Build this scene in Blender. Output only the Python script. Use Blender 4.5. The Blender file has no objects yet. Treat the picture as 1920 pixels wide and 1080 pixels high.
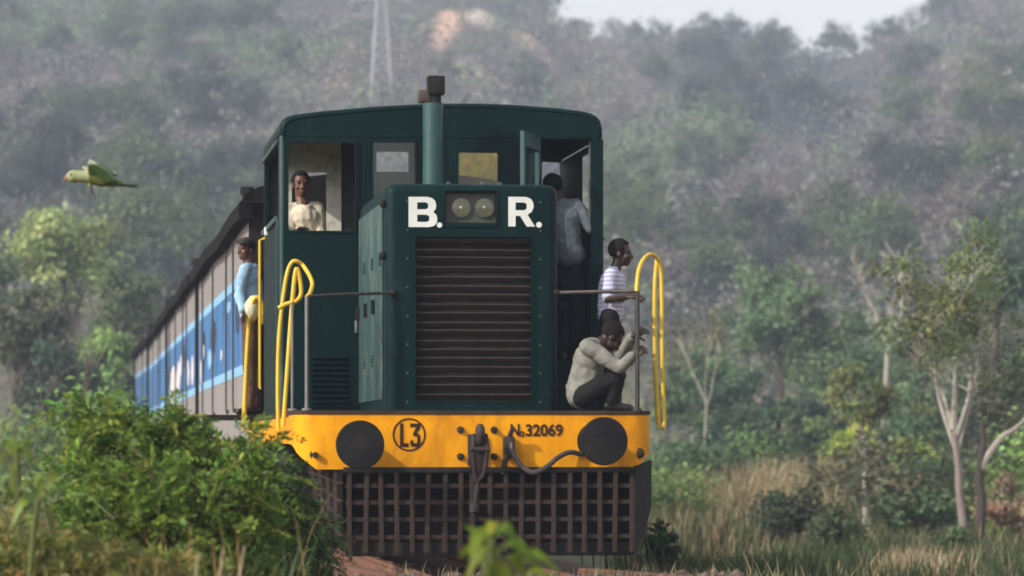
import bpy, bmesh, math, random
import numpy as np
from mathutils import Vector, Matrix
R = math.radians
random.seed(11); rng = np.random.default_rng(11)
sc = bpy.context.scene
COL = sc.collection

# ------------------------------------------------------------------ camera
F = 6692.0; TH = math.atan(846 / F); CX, CY, CZ = -3.242, -28.0, 0.95
SN, CS = math.sin(TH), math.cos(TH)
cam_d = bpy.data.cameras.new('camera'); cam = bpy.data.objects.new('camera', cam_d); COL.objects.link(cam)
cam.location = (CX, CY, CZ); cam.rotation_euler = (R(90), 0, -TH)
cam_d.sensor_width = 36; cam_d.lens = 36 * F / 1920; cam_d.shift_y = 300 / 1920
cam_d.clip_start = 0.3; cam_d.clip_end = 4000
cam_d.dof.use_dof = True; cam_d.dof.focus_distance = 29.0; cam_d.dof.aperture_fstop = 2.7
sc.camera = cam

# ------------------------------------------------------------------ sky, sun, exposure
SUN = Vector((-0.85, -0.42, 0.62)).normalized()
w = bpy.data.worlds.new("World"); sc.world = w; w.use_nodes = True
nt = w.node_tree; bg = nt.nodes['Background']
sky = nt.nodes.new('ShaderNodeTexSky'); sky.sky_type = 'NISHITA'; sky.sun_disc = False
sky.sun_elevation = math.asin(SUN.z); sky.sun_rotation = math.atan2(SUN.x, SUN.y)
sky.air_density = 1.8; sky.dust_density = 2.0; sky.ozone_density = 1.0
hs = nt.nodes.new('ShaderNodeHueSaturation'); hs.inputs['Saturation'].default_value = 0.10
nt.links.new(sky.outputs[0], hs.inputs['Color']); nt.links.new(hs.outputs[0], bg.inputs[0])
bg.inputs[1].default_value = 0.15
sl = bpy.data.lights.new('sun', 'SUN'); so = bpy.data.objects.new('sun', sl); COL.objects.link(so)
sl.energy = 3.2; sl.angle = R(0.6); sl.color = (1.0, 0.93, 0.82)
so.rotation_euler = SUN.to_track_quat('Z', 'Y').to_euler(); so.location = (-60, -30, 60)
vs = sc.view_settings; vs.view_transform = 'Standard'; vs.look = 'None'; vs.gamma = 1; vs.use_curve_mapping = False
vs.exposure = 0.38
sc.render.engine = 'CYCLES'; sc.cycles.max_bounces = 6; sc.cycles.volume_bounces = 1; sc.cycles.transparent_max_bounces = 12
sc.cycles.use_denoising = True; sc.cycles.filter_width = 1.8
HAZE_DENSITY = 0.00062

# ------------------------------------------------------------------ picture <-> place
def at(px, py, Y):
    """Point seen at photo pixel (px, py) on the upright plane y = Y -> (x, z)."""
    t = (px - 960) / F; b = Y - CY
    a = b * (SN + t * CS) / (CS - t * SN); d = a * SN + b * CS
    return a + CX, CZ + (840 - py) * d / F
def A3(px, py, Y):
    x, z = at(px, py, Y); return Vector((x, Y, z))
def ud(u, d): return CX + u * CS + d * SN, CY - u * SN + d * CS
def atd(px, py, d):
    x, y = ud((px - 960) / F * d, d); return Vector((x, y, CZ + (840 - py) / F * d))

# ------------------------------------------------------------------ materials
def lnk(nt, a, b): nt.links.new(a, b)
def pm(name, c1, c2=None, scale=6, rough=.6, metal=0, bump=0, bscale=None, stretch=(1, 1, 1), spec=.5, c3=None, s3=3, t3=(.55, .7), coat=0):
    m = bpy.data.materials.new(name); m.use_nodes = True; nt = m.node_tree; b = nt.nodes['Principled BSDF']
    b.inputs['Roughness'].default_value = rough; b.inputs['Metallic'].default_value = metal
    b.inputs['Specular IOR Level'].default_value = spec
    b.inputs['Coat Weight'].default_value = coat
    tc = nt.nodes.new('ShaderNodeTexCoord'); mp = nt.nodes.new('ShaderNodeMapping'); mp.inputs['Scale'].default_value = stretch
    lnk(nt, tc.outputs['Object'], mp.inputs[0])
    c2 = c2 or tuple(v * .75 for v in c1)
    n = nt.nodes.new('ShaderNodeTexNoise'); n.inputs['Scale'].default_value = scale; n.inputs['Detail'].default_value = 6; n.inputs['Roughness'].default_value = .62
    lnk(nt, mp.outputs[0], n.inputs['Vector'])
    r = nt.nodes.new('ShaderNodeValToRGB'); r.color_ramp.elements[0].position = .3; r.color_ramp.elements[1].position = .7
    r.color_ramp.elements[0].color = (*c1, 1); r.color_ramp.elements[1].color = (*c2, 1)
    lnk(nt, n.outputs['Fac'], r.inputs[0]); out = r.outputs[0]
    if c3:
        n3 = nt.nodes.new('ShaderNodeTexNoise'); n3.inputs['Scale'].default_value = s3; n3.inputs['Detail'].default_value = 8; n3.inputs['Roughness'].default_value = .7
        lnk(nt, mp.outputs[0], n3.inputs['Vector'])
        mr = nt.nodes.new('ShaderNodeMapRange'); mr.inputs[1].default_value = t3[0]; mr.inputs[2].default_value = t3[1]
        lnk(nt, n3.outputs['Fac'], mr.inputs[0])
        mx = nt.nodes.new('ShaderNodeMix'); mx.data_type = 'RGBA'; lnk(nt, mr.outputs[0], mx.inputs[0]); lnk(nt, out, mx.inputs[6])
        mx.inputs[7].default_value = (*c3, 1); out = mx.outputs[2]
        rr = nt.nodes.new('ShaderNodeMapRange'); rr.inputs[3].default_value = rough; rr.inputs[4].default_value = .85
        lnk(nt, mr.outputs[0], rr.inputs[0]); lnk(nt, rr.outputs[0], b.inputs['Roughness'])
    lnk(nt, out, b.inputs['Base Color'])
    if bump:
        nb = nt.nodes.new('ShaderNodeTexNoise'); nb.inputs['Scale'].default_value = bscale or scale * 4; nb.inputs['Detail'].default_value = 5
        lnk(nt, mp.outputs[0], nb.inputs['Vector'])
        bp = nt.nodes.new('ShaderNodeBump'); bp.inputs['Strength'].default_value = bump; bp.inputs['Distance'].default_value = .02
        lnk(nt, nb.outputs['Fac'], bp.inputs['Height']); lnk(nt, bp.outputs[0], b.inputs['Normal'])
    return m
def leafmat(name, trans=.35, rough=.55, noise=.35):
    """Foliage: colour from the plant's own per-face attribute, a little light passing through."""
    m = bpy.data.materials.new(name); m.use_nodes = True; nt = m.node_tree; b = nt.nodes['Principled BSDF']; o = nt.nodes['Material Output']
    a = nt.nodes.new('ShaderNodeAttribute'); a.attribute_name = 'Col'
    n = nt.nodes.new('ShaderNodeTexNoise'); n.inputs['Scale'].default_value = 1.3; n.inputs['Detail'].default_value = 4
    tc = nt.nodes.new('ShaderNodeTexCoord'); lnk(nt, tc.outputs['Object'], n.inputs['Vector'])
    mr = nt.nodes.new('ShaderNodeMapRange'); mr.inputs[3].default_value = 1 - noise; mr.inputs[4].default_value = 1 + noise; lnk(nt, n.outputs['Fac'], mr.inputs[0])
    mx = nt.nodes.new('ShaderNodeVectorMath'); mx.operation = 'SCALE'; lnk(nt, a.outputs['Color'], mx.inputs[0]); lnk(nt, mr.outputs[0], mx.inputs['Scale'])
    lnk(nt, mx.outputs[0], b.inputs['Base Color']); b.inputs['Roughness'].default_value = rough; b.inputs['Specular IOR Level'].default_value = .3
    if trans:
        t = nt.nodes.new('ShaderNodeBsdfTranslucent'); lnk(nt, mx.outputs[0], t.inputs[0])
        ms = nt.nodes.new('ShaderNodeMixShader'); ms.inputs[0].default_value = trans
        lnk(nt, b.outputs[0], ms.inputs[1]); lnk(nt, t.outputs[0], ms.inputs[2]); lnk(nt, ms.outputs[0], o.inputs['Surface'])
    return m
def glassmat(name, tint=(.8, .85, .85), gl=.12):
    m = bpy.data.materials.new(name); m.use_nodes = True; nt = m.node_tree; o = nt.nodes['Material Output']
    nt.nodes.remove(nt.nodes['Principled BSDF'])
    t = nt.nodes.new('ShaderNodeBsdfTransparent'); t.inputs[0].default_value = (*tint, 1)
    g = nt.nodes.new('ShaderNodeBsdfGlossy'); g.inputs['Roughness'].default_value = .08
    ms = nt.nodes.new('ShaderNodeMixShader'); ms.inputs[0].default_value = gl
    lnk(nt, t.outputs[0], ms.inputs[1]); lnk(nt, g.outputs[0], ms.inputs[2]); lnk(nt, ms.outputs[0], o.inputs['Surface'])
    return m
M = {}
M['green'] = pm('locomotive_green_paint', (.0008, .0125, .0135), (.0018, .0185, .0195), 3, .45, bump=.08, bscale=7, c3=(.018, .034, .032), s3=6, t3=(.56, .86), stretch=(1, 1, .2), spec=.10)
M['green_dusty'] = pm('dusty_green_paint', (.022, .058, .055), (.042, .085, .078), 4, .5, bump=.06, bscale=12, c3=(.15, .17, .155), s3=5, t3=(.5, .78), stretch=(1, 1, .4), spec=.3)
M['green_pipe'] = pm('exhaust_green_paint', (.016, .062, .060), (.026, .082, .078), 5, .42, bump=.05)
M['yellow'] = pm('beam_yellow_paint', (.76, .285, .003), (.92, .405, .006), 2.2, .5, bump=.06, bscale=14, c3=(.26, .08, .012), s3=3.0, t3=(.46, .80), stretch=(1, 1, .5), spec=.15)
M['rail_yellow'] = pm('handrail_yellow_paint', (.66, .42, .02), (.74, .50, .04), 9, .5, c3=(.30, .22, .10), s3=6, t3=(.60, .75))
M['black'] = pm('buffer_black_steel', (.009, .009, .010), (.018, .017, .018), 5, .65, bump=.1, spec=.15, c3=(.04, .034, .03), s3=4, t3=(.55, .8))
M['black_edge'] = pm('roof_edge_black', (.006, .0055, .0055), (.014, .012, .012), 4, .9, bump=.2, spec=.1)
M['dark'] = pm('underframe_black', (.012, .011, .011), (.03, .026, .024), 4, .85, bump=.2, spec=.15)
M['slat'] = pm('radiator_slat_brown', (.042, .034, .029), (.075, .058, .047), 4, .6, c3=(.13, .08, .05), s3=3, t3=(.5, .8))
M['rust'] = pm('pilot_rusted_steel', (.032, .022, .018), (.06, .042, .034), 7, .9, bump=.35, c3=(.11, .07, .05), s3=4, t3=(.58, .8), spec=.15)
M['rustdark'] = pm('coupler_rusted_steel', (.025, .019, .017), (.06, .045, .04), 12, .75, bump=.3, spec=.25)
M['grey_steel'] = pm('worn_steel', (.16, .15, .14), (.22, .21, .2), 9, .5, metal=.4)
M['dark_steel'] = pm('post_dark_steel', (.03, .028, .028), (.07, .06, .055), 14, .55, metal=.3)
M['white_paint'] = pm('lettering_white_paint', (.80, .80, .78), (.66, .67, .65), 6, .55, c3=(.30, .33, .32), s3=14, t3=(.58, .80))
M['ink'] = pm('lettering_brown_paint', (.03, .014, .009), (.055, .026, .015), 10, .7, c3=(.35, .14, .01), s3=22, t3=(.6, .85), spec=.15)
M['cream'] = pm('cab_lining_cream', (.68, .66, .58), (.58, .56, .48), 5, .6, bump=.1, c3=(.26, .24, .19), s3=7, t3=(.5, .7))
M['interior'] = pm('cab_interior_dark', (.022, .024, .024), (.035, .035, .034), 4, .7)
M['glass'] = glassmat('cab_window_glass', (.9, .93, .92), .05)
M['amber'] = glassmat('amber_dirty_glass', (.95, .80, .30), .03); M['lens'] = glassmat('headlight_lens_glass', (.8, .8, .74), .07)
M['reflector'] = pm('headlight_reflector', (.40, .38, .30), (.26, .25, .2), 14, .25, metal=1)
M['lampback'] = pm('headlight_panel', (.06, .07, .055), (.045, .05, .04), 9, .6)
M['coach_grey'] = pm('coach_grey_paint', (.23, .205, .20), (.30, .265, .255), 2, .6, bump=.05, c3=(.17, .14, .13), s3=1.6, t3=(.55, .8), stretch=(1, 1, .3))
M['coach_blue'] = pm('coach_blue_paint', (.03, .13, .34), (.06, .20, .42), 1.4, .6, c3=(.012, .05, .15), s3=1.1, t3=(.52, .7), stretch=(1, 1, .4))
M['coach_sky'] = pm('coach_light_blue_paint', (.22, .46, .72), (.28, .52, .76), 2, .5)
M['coach_roof'] = pm('coach_roof_grey', (.19, .12, .12), (.26, .245, .24), 1.5, .7, bump=.1)
M['mural_white'] = pm('mural_white_paint', (.72, .68, .70), (.60, .55, .58), 5, .6)
M['mural_navy'] = pm('mural_navy_paint', (.02, .03, .06), (.03, .05, .12), 4, .6)
M['galv'] = pm('galvanised_steel', (.33, .34, .35), (.27, .28, .29), 2, .6)
M['bark_pale'] = pm('pale_bark', (.40, .37, .32), (.28, .25, .21), 6, .9, bump=.4, c3=(.16, .13, .11), s3=3, t3=(.55, .75), stretch=(1, 1, .4))
M['bark'] = pm('grey_brown_bark', (.15, .12, .095), (.10, .08, .065), 6, .9, bump=.4, stretch=(1, 1, .4))
M['bark_dark'] = pm('dark_bark', (.04, .032, .028), (.07, .055, .045), 6, .9, bump=.4)
M['bark_pink'] = pm('pinkish_bark', (.30, .235, .21), (.20, .16, .14), 5, .9, bump=.3, stretch=(1, 1, .4))
M['leaf'] = leafmat('tree_foliage')
M['leaf_near'] = leafmat('bush_foliage', .38, .45, .25)
M['brush'] = leafmat('hillside_brush_foliage', .15, .8, .3)
M['dry'] = leafmat('dry_grass_blades', .3, .6, .2)
M['stem'] = pm('green_stem', (.16, .17, .06), (.12, .10, .05), 8, .7)
M['plant_stem'] = pm('plant_green_stem', (.10, .14, .03), (.12, .13, .04), 8, .7)
M['stalk'] = pm('dry_stalk', (.50, .40, .26), (.38, .30, .19), 10, .7)
M['rail'] = pm('rail_rusted_steel', (.16, .07, .045), (.24, .11, .07), 6, .6, metal=.2, bump=.2)
M['sleeper'] = pm('rust_red_sleeper', (.10, .04, .027), (.15, .062, .04), 7, .9, bump=.4)
M['stone'] = pm('ballast_stone', (.07, .05, .04), (.16, .115, .09), 3, .9, bump=.3)
M['hair'] = pm('black_hair', (.012, .010, .009), (.02, .017, .015), 30, .9, bump=.5, spec=.1)
M['skin'] = pm('brown_skin', (.14, .06, .035), (.11, .045, .028), 14, .5)
M['skin_dark'] = pm('dark_brown_skin', (.045, .022, .015), (.035, .018, .012), 14, .45)
M['eye'] = pm('eye_dark', (.01, .008, .007), (.015, .012, .01), 5, .2)
M['shoe'] = pm('black_shoe', (.015, .014, .013), (.02, .018, .016), 8, .5)
def cloth(name, c, k=.6, **kw): return pm(name, c, tuple(v * k for v in c), 7, .9, bump=1.0, bscale=9, spec=.15, **kw)
def striped(name, c1, c2, n):
    m = cloth(name, c1); nt = m.node_tree; b = nt.nodes['Principled BSDF']
    tc = nt.nodes.new('ShaderNodeTexCoord'); wv = nt.nodes.new('ShaderNodeTexWave'); wv.bands_direction = 'Z'; wv.inputs['Scale'].default_value = n; wv.inputs['Distortion'].default_value = .8
    lnk(nt, tc.outputs['Object'], wv.inputs['Vector'])
    r = nt.nodes.new('ShaderNodeValToRGB'); r.color_ramp.elements[0].position = .55; r.color_ramp.elements[1].position = .8
    r.color_ramp.elements[0].color = (*c1, 1); r.color_ramp.elements[1].color = (*c2, 1)
    lnk(nt, wv.outputs['Fac'], r.inputs[0]); lnk(nt, r.outputs[0], b.inputs['Base Color']); return m

# ------------------------------------------------------------------ objects
def tag(o, label=None, cat=None, group=None, kind=None):
    if label: o['label'] = label
    if cat: o['category'] = cat
    if group: o['group'] = group
    if kind: o['kind'] = kind
    return o
def empty(name, loc=(0, 0, 0), label=None, cat=None, group=None, kind=None):
    o = bpy.data.objects.new(name, None); COL.objects.link(o); o.location = loc; o.empty_display_size = .2
    return tag(o, label, cat, group, kind)
def link(name, me, mat=None, parent=None):
    o = bpy.data.objects.new(name, me); COL.objects.link(o)
    if mat is not None and not me.materials:
        me.materials.append(mat)
    if parent is not None: o.parent = parent
    return o
def again(o, loc=(0, 0, 0), parent=None, rot=None, scale=None):
    c = o.copy(); COL.objects.link(c); c.parent = parent if parent is not None else o.parent; c.location = loc
    if rot is not None: c.rotation_euler = rot
    if scale is not None: c.scale = scale
    return c
def copy_tree(o, parent=None):
    c = o.copy(); COL.objects.link(c)
    if parent is not None: c.parent = parent
    for ch in list(o.children): copy_tree(ch, c)
    return c
class MB:
    def __init__(s): s.bm = bmesh.new()
    def merge(s, t):
        me = bpy.data.meshes.new('tmp'); t.to_mesh(me); t.free(); s.bm.from_mesh(me); bpy.data.meshes.remove(me); return s
    def box(s, x0, x1, y0, y1, z0, z1, bev=0, seg=2):
        t = bmesh.new(); bmesh.ops.create_cube(t, size=1)
        for v in t.verts: v.co = Vector(((x0 + x1) / 2 + v.co.x * (x1 - x0), (y0 + y1) / 2 + v.co.y * (y1 - y0), (z0 + z1) / 2 + v.co.z * (z1 - z0)))
        if bev: bmesh.ops.bevel(t, geom=t.edges[:], offset=bev, segments=seg, affect='EDGES', profile=.5)
        return s.merge(t)
    def bar(s, p0, p1, wd, th, up=(0, 0, 1), bev=0):
        p0, p1 = Vector(p0), Vector(p1); z = (p1 - p0); L = z.length; z.normalize(); x = Vector(up).cross(z)
        if x.length < 1e-4: x = Vector((1, 0, 0)).cross(z)
        x.normalize(); y = z.cross(x); t = bmesh.new(); bmesh.ops.create_cube(t, size=1)
        if bev:
            for v in t.verts: v.co = Vector((v.co.x * wd, v.co.y * th, v.co.z * L))
            bmesh.ops.bevel(t, geom=t.edges[:], offset=bev, segments=1, affect='EDGES')
            for v in t.verts: v.co = (p0 + p1) / 2 + x * v.co.x + y * v.co.y + z * v.co.z
        else:
            for v in t.verts: v.co = (p0 + p1) / 2 + x * v.co.x * wd + y * v.co.y * th + z * v.co.z * L
        return s.merge(t)
    def tube(s, pts, r, seg=8, radii=None):
        pts = [Vector(p) for p in pts]; n = len(pts); bm = s.bm; rings = []; px = None
        for i, p in enumerate(pts):
            tg = (pts[min(i + 1, n - 1)] - pts[max(i - 1, 0)]).normalized()
            if px is None:
                px = tg.orthogonal().normalized()
            else:
                px = (px - tg * px.dot(tg)); px = px.normalized() if px.length > 1e-6 else tg.orthogonal().normalized()
            py = tg.cross(px); rr = radii[i] if radii else r
            rings.append([bm.verts.new(p + (px * math.cos(a) + py * math.sin(a)) * rr) for a in [2 * math.pi * k / seg for k in range(seg)]])
        for a, b in zip(rings, rings[1:]):
            for k in range(seg): bm.faces.new((a[k], a[(k + 1) % seg], b[(k + 1) % seg], b[k]))
        bm.faces.new(rings[0][::-1]); bm.faces.new(rings[-1]); return s
    def lathe(s, o, ax, prof, seg=24, cap=True):
        o, ax = Vector(o), Vector(ax).normalized(); x = ax.orthogonal().normalized(); y = ax.cross(x); rings = []
        for d, r in prof:
            if r < 1e-6: rings.append([s.bm.verts.new(o + ax * d)])
            else: rings.append([s.bm.verts.new(o + ax * d + (x * math.cos(a) + y * math.sin(a)) * r) for a in [2 * math.pi * k / seg for k in range(seg)]])
        for a, b in zip(rings, rings[1:]):
            for k in range(seg):
                q = [a[k % len(a)], a[(k + 1) % len(a)], b[(k + 1) % len(b)], b[k % len(b)]]; f = []
                for v in q:
                    if v not in f: f.append(v)
                if len(f) > 2: s.bm.faces.new(f)
        if cap and len(rings[0]) > 1: s.bm.faces.new(rings[0][::-1])
        if cap and len(rings[-1]) > 1: s.bm.faces.new(rings[-1])
        return s
    def plate(s, outline, holes, fn, th):
        """Flat sheet with openings: outline and holes are 2-D loops, fn(u, v, t) places them, th is the thickness."""
        t = bmesh.new(); es = []
        for loop in [outline] + list(holes):
            vs_ = [t.verts.new((u, v, 0)) for u, v in loop]
            es += [t.edges.new((vs_[i], vs_[(i + 1) % len(vs_)])) for i in range(len(vs_))]
        bmesh.ops.triangle_fill(t, edges=es, use_beauty=True, use_dissolve=False)
        g = bmesh.ops.extrude_face_region(t, geom=t.faces[:])
        for v in g['geom']:
            if isinstance(v, bmesh.types.BMVert): v.co.z = 1
        for v in t.verts: v.co = Vector(fn(v.co.x, v.co.y, v.co.z * th))
        bmesh.ops.recalc_face_normals(t, faces=t.faces[:]); return s.merge(t)
    def prism(s, pts, fn, a0, a1): return s.plate(pts, [], lambda u, v, t: fn(u, v, a0 + t), a1 - a0)
    def ball(s, c, r, rot=None, sub=2):
        t = bmesh.new(); bmesh.ops.create_icosphere(t, subdivisions=sub, radius=1)
        r = Vector(r) if not isinstance(r, (int, float)) else Vector((r, r, r))
        for v in t.verts:
            q = Vector((v.co.x * r.x, v.co.y * r.y, v.co.z * r.z)); v.co = (rot @ q if rot else q) + Vector(c)
        return s.merge(t)
    def cone(s, p0, r0, p1, r1, seg=10):
        """Limb: rounded cone from p0 to p1."""
        p0, p1 = Vector(p0), Vector(p1); ax = p1 - p0; L = ax.length; pr = []
        for k in range(4): a = math.pi / 2 * (k / 4); pr.append((-r0 * math.cos(a), r0 * math.sin(a)))
        pr += [(0, r0), (L, r1)]
        for k in range(1, 5): a = math.pi / 2 * (k / 4); pr.append((L + r1 * math.sin(a), r1 * math.cos(a) if k < 4 else 0))
        return s.lathe(p0, ax if L > 1e-6 else (0, 0, 1), pr, seg)
    def mesh(s, name, smooth=30):
        me = bpy.data.meshes.new(name); bmesh.ops.recalc_face_normals(s.bm, faces=s.bm.faces[:]); s.bm.to_mesh(me); s.bm.free()
        if smooth:
            me.shade_smooth()
            me.set_sharp_from_angle(angle=R(smooth))
        return me
    def build(s, name, mat, parent=None, smooth=30): return link(name, s.mesh(name, smooth), mat, parent)
def bake(me, mods, name):
    """Apply modifiers to a mesh and return the result."""
    o = bpy.data.objects.new('tmp', me); COL.objects.link(o)
    for kind, kw in mods:
        m = o.modifiers.new('m', kind)
        for k, v in kw.items(): setattr(m, k, v)
    dg = bpy.context.evaluated_depsgraph_get(); r = bpy.data.meshes.new_from_object(o.evaluated_get(dg)); r.name = name
    bpy.data.objects.remove(o); return r
def text_mesh(s, size, name, bold=0.0, extrude=.002):
    cu = bpy.data.curves.new('tmp', 'FONT'); cu.body = s; cu.size = size; cu.offset = bold; cu.extrude = extrude; cu.align_x = 'CENTER'
    o = bpy.data.objects.new('tmp', cu); COL.objects.link(o); dg = bpy.context.evaluated_depsgraph_get()
    me = bpy.data.meshes.new_from_object(o.evaluated_get(dg)); me.name = name; bpy.data.objects.remove(o)
    return me
def fit_text(s, px0, px1, py0, py1, Y, mat, name, parent, bold, ext=.003):
    """Lettering that fills the given photo box on the plane y = Y."""
    me = text_mesh(s, 1, name, bold); co = np.array([v.co[:] for v in me.vertices]); lo, hi = co.min(0), co.max(0)
    x0, z1 = at(px0, py0, Y); x1, z0 = at(px1, py1, Y)
    for v in me.vertices:
        u = (v.co.x - lo[0]) / (hi[0] - lo[0]); q = (v.co.y - lo[1]) / (hi[1] - lo[1])
        v.co = (x0 + u * (x1 - x0), Y + (-ext if v.co.z > 0 else ext), z0 + q * (z1 - z0))
    return link(name, me, mat, parent)
def smooth_curve(pts, n=6):
    """Catmull-Rom through the points."""
    P = [Vector(p) for p in pts]; P = [P[0] * 2 - P[1]] + P + [P[-1] * 2 - P[-2]]; out = []
    for i in range(1, len(P) - 2):
        for k in range(n):
            t = k / n; a, b, c, d = P[i - 1], P[i], P[i + 1], P[i + 2]
            out.append(.5 * ((2 * b) + (c - a) * t + (2 * a - 5 * b + 4 * c - d) * t * t + (3 * b - a - 3 * c + d) * t ** 3))
    out.append(P[-2]); return out
XZ = lambda Y: (lambda u, v, t: (u, Y + t, v))
YZ = lambda X: (lambda u, v, t: (X + t, u, v))
def rect(u0, u1, v0, v1, r=0):
    if not r: return [(u0, v0), (u1, v0), (u1, v1), (u0, v1)]
    o = []
    for cx, cy, a0 in ((u1 - r, v1 - r, 0), (u0 + r, v1 - r, 90), (u0 + r, v0 + r, 180), (u1 - r, v0 + r, 270)):
        o += [(cx + r * math.cos(R(a0 + k * 30)), cy + r * math.sin(R(a0 + k * 30))) for k in range(4)]
    return o
def pxrect(px0, px1, py0, py1, Y, r=0):
    x0, z1 = at(px0, py0, Y); x1, z0 = at(px1, py1, Y); return rect(x0, x1, z0, z1, r)

# ------------------------------------------------------------------ ground and hill: one sheet
TAB = rng.random((64, 64))
def vnoise(x, y, sc_=1.0, seed=0):
    x = np.asarray(x, float) / sc_ + seed * 7.31; y = np.asarray(y, float) / sc_ + seed * 3.77
    xi, yi = np.floor(x).astype(int), np.floor(y).astype(int); fx, fy = x - xi, y - yi
    fx, fy = fx * fx * (3 - 2 * fx), fy * fy * (3 - 2 * fy); g = lambda i, j: TAB[i % 64, j % 64]
    return (g(xi, yi) * (1 - fx) + g(xi + 1, yi) * fx) * (1 - fy) + (g(xi, yi + 1) * (1 - fx) + g(xi + 1, yi + 1) * fx) * fy
def fbm(x, y, s, seed=0): return sum(vnoise(x, y, s / 2 ** k, seed + k) * .5 ** k for k in range(4)) / 1.875
RX = np.array([-3000, -1500, 0, 700, 900, 1000, 1050, 1120, 1250, 1400, 1530, 1600, 1680, 1760, 1850, 2200, 3500, 6000])
RY = np.array([-60, -80, -70, -50, -30, 15, 62, 80, 84, 96, 114, 108, 78, 32, -5, -70, -80, -60])
D0, D1 = 150.0, 610.0
def hz(u, d):
    """Height of the ground at distance d ahead and u to the right of the camera."""
    u, d = np.asarray(u, float), np.asarray(d, float)
    px = 960 + F * u / np.maximum(d, 60); ridge = CZ + (840 - np.interp(px, RX, RY)) / F * D1
    t = np.clip((d - D0) / (D1 - D0), 0, 1); s = t ** 1.12 * (1 - .0 * t)
    gully = (fbm(u * 1.6, d * .6, 70, 3) - .5) * 15 * np.minimum(1, t * 3) * (1 - t * .75)
    base = -1.05 + (fbm(u, d, 14, 5) - .5) * .5 + (fbm(u, d, 3, 8) - .5) * .12
    z = base + (ridge + 1.05) * s + gully
    z = np.where(d > D1, z - (d - D1) * .25, z)
    X = CX + u * CS + d * SN; Y = CY - u * SN + d * CS          # the railway runs on a low bank
    bank = np.clip(1 - (np.abs(X) - 1.75) / 1.9, 0, 1); bank = bank * bank * (3 - 2 * bank)
    flat = np.clip((165 - d) / 30, 0, 1)
    near = np.clip(1 - (np.abs(X + 2.6) - 2.0) / 3, 0, 1) * np.clip((Y + 60) / 10, 0, 1) * .35
    z = z + near * flat
    return z * (1 - bank * flat) + bank * flat * (-.2 + .15 * np.clip((-.5 - Y) / .7, 0, 1) * np.clip((Y + 9) / 2, 0, 1) + (fbm(u, d, 1.3, 9) - .5) * .08)
def gz(x, y):
    a, b = np.asarray(x, float) - CX, np.asarray(y, float) - CY
    return hz(a * CS - b * SN, a * SN + b * CS)
def hillpoint(px, py):
    d = np.linspace(60, D1 + 5, 1400); u = (px - 960) / F * d
    k = np.argmax(hz(u, d) >= CZ + (840 - py) / F * d)
    return (u[k], d[k]) if k else (u[-1], d[-1])
us = np.sinh(np.linspace(-6, 6, 330)) / np.sinh(6) * 420
us = np.sort(np.concatenate([us, np.linspace(-130, 190, 240)]))
ds = np.concatenate([np.linspace(-60, 0, 14), np.geomspace(1.5, 160, 210), np.linspace(163, 640, 190), np.linspace(645, 690, 8)])
U, D = np.meshgrid(us, ds); Z = hz(U, D); Xg, Yg = CX + U * CS + D * SN, CY - U * SN + D * CS
me = bpy.data.meshes.new('ground'); nr, nc = U.shape
me.from_pydata(np.stack([Xg, Yg, Z], -1).reshape(-1, 3).tolist(), [], [(r * nc + c, r * nc + c + 1, (r + 1) * nc + c + 1, (r + 1) * nc + c) for r in range(nr - 1) for c in range(nc - 1)])
dry = np.clip(fbm(U, D, 9, 2) * 2.2 - .6, 0, 1)[..., None]
gcol = np.array([.17, .145, .08]) * dry + np.array([.075, .085, .035]) * (1 - dry)
t = np.clip((D - 150) / 120, 0, 1)[..., None]; hn = fbm(U, D, 26, 6)[..., None]
hcol = np.array([.085, .07, .06]) * hn + np.array([.12, .10, .085]) * (1 - hn)
col = gcol * (1 - t) + hcol * t
lat = np.clip(1 - (np.abs(Xg) - 2.0) / 1.3, 0, 1)[..., None] * np.clip((120 - Yg) / 20, 0, 1)[..., None]
col = col * (1 - lat) + np.array([.105, .062, .046]) * lat
SCARS = [(838, 45, 2.2, 9, (.58, .36, .25)), (825, 75, 1.6, 5, (.50, .33, .25)), (455 + 640, 55, 4, 3, (.55, .42, .36)), (1000, 85, 3.5, 6, (.42, .32, .24)), (905, 30, 3, 7, (.50, .42, .34)),
         (870, 135, 4, 5, (.28, .23, .19))]
SCP = []
for px, py, ru, rd, c in SCARS:
    u0, d0 = hillpoint(px, py); SCP.append((u0, d0, ru, rd))
    q = ((U - u0) / ru) ** 2 + ((D - d0) / (rd * 2.2)) ** 2 + (fbm(U, D, 4, 12) - .5) * 1.2
    k = np.clip(1.25 - q, 0, 1)[..., None]; col = col * (1 - k) + np.array(c) * k
def put_cols(me, cols, domain='POINT'):
    a = me.color_attributes.new('Col', 'FLOAT_COLOR', domain); c4 = np.ones((len(cols), 4), np.float32); c4[:, :3] = cols; a.data.foreach_set('color', c4.ravel())
put_cols(me, col.reshape(-1, 3)); me.shade_smooth()
M['soil'] = leafmat('dry_soil', 0, .95, .35)
nt = M['soil'].node_tree; b = nt.nodes['Principled BSDF']; nn = nt.nodes.new('ShaderNodeTexNoise'); nn.inputs['Scale'].default_value = 5; nn.inputs['Detail'].default_value = 8
bp = nt.nodes.new('ShaderNodeBump'); bp.inputs['Distance'].default_value = .08; lnk(nt, nn.outputs['Fac'], bp.inputs['Height']); lnk(nt, bp.outputs[0], b.inputs['Normal'])
link('ground', me, M['soil'])['kind'] = 'structure'

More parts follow.
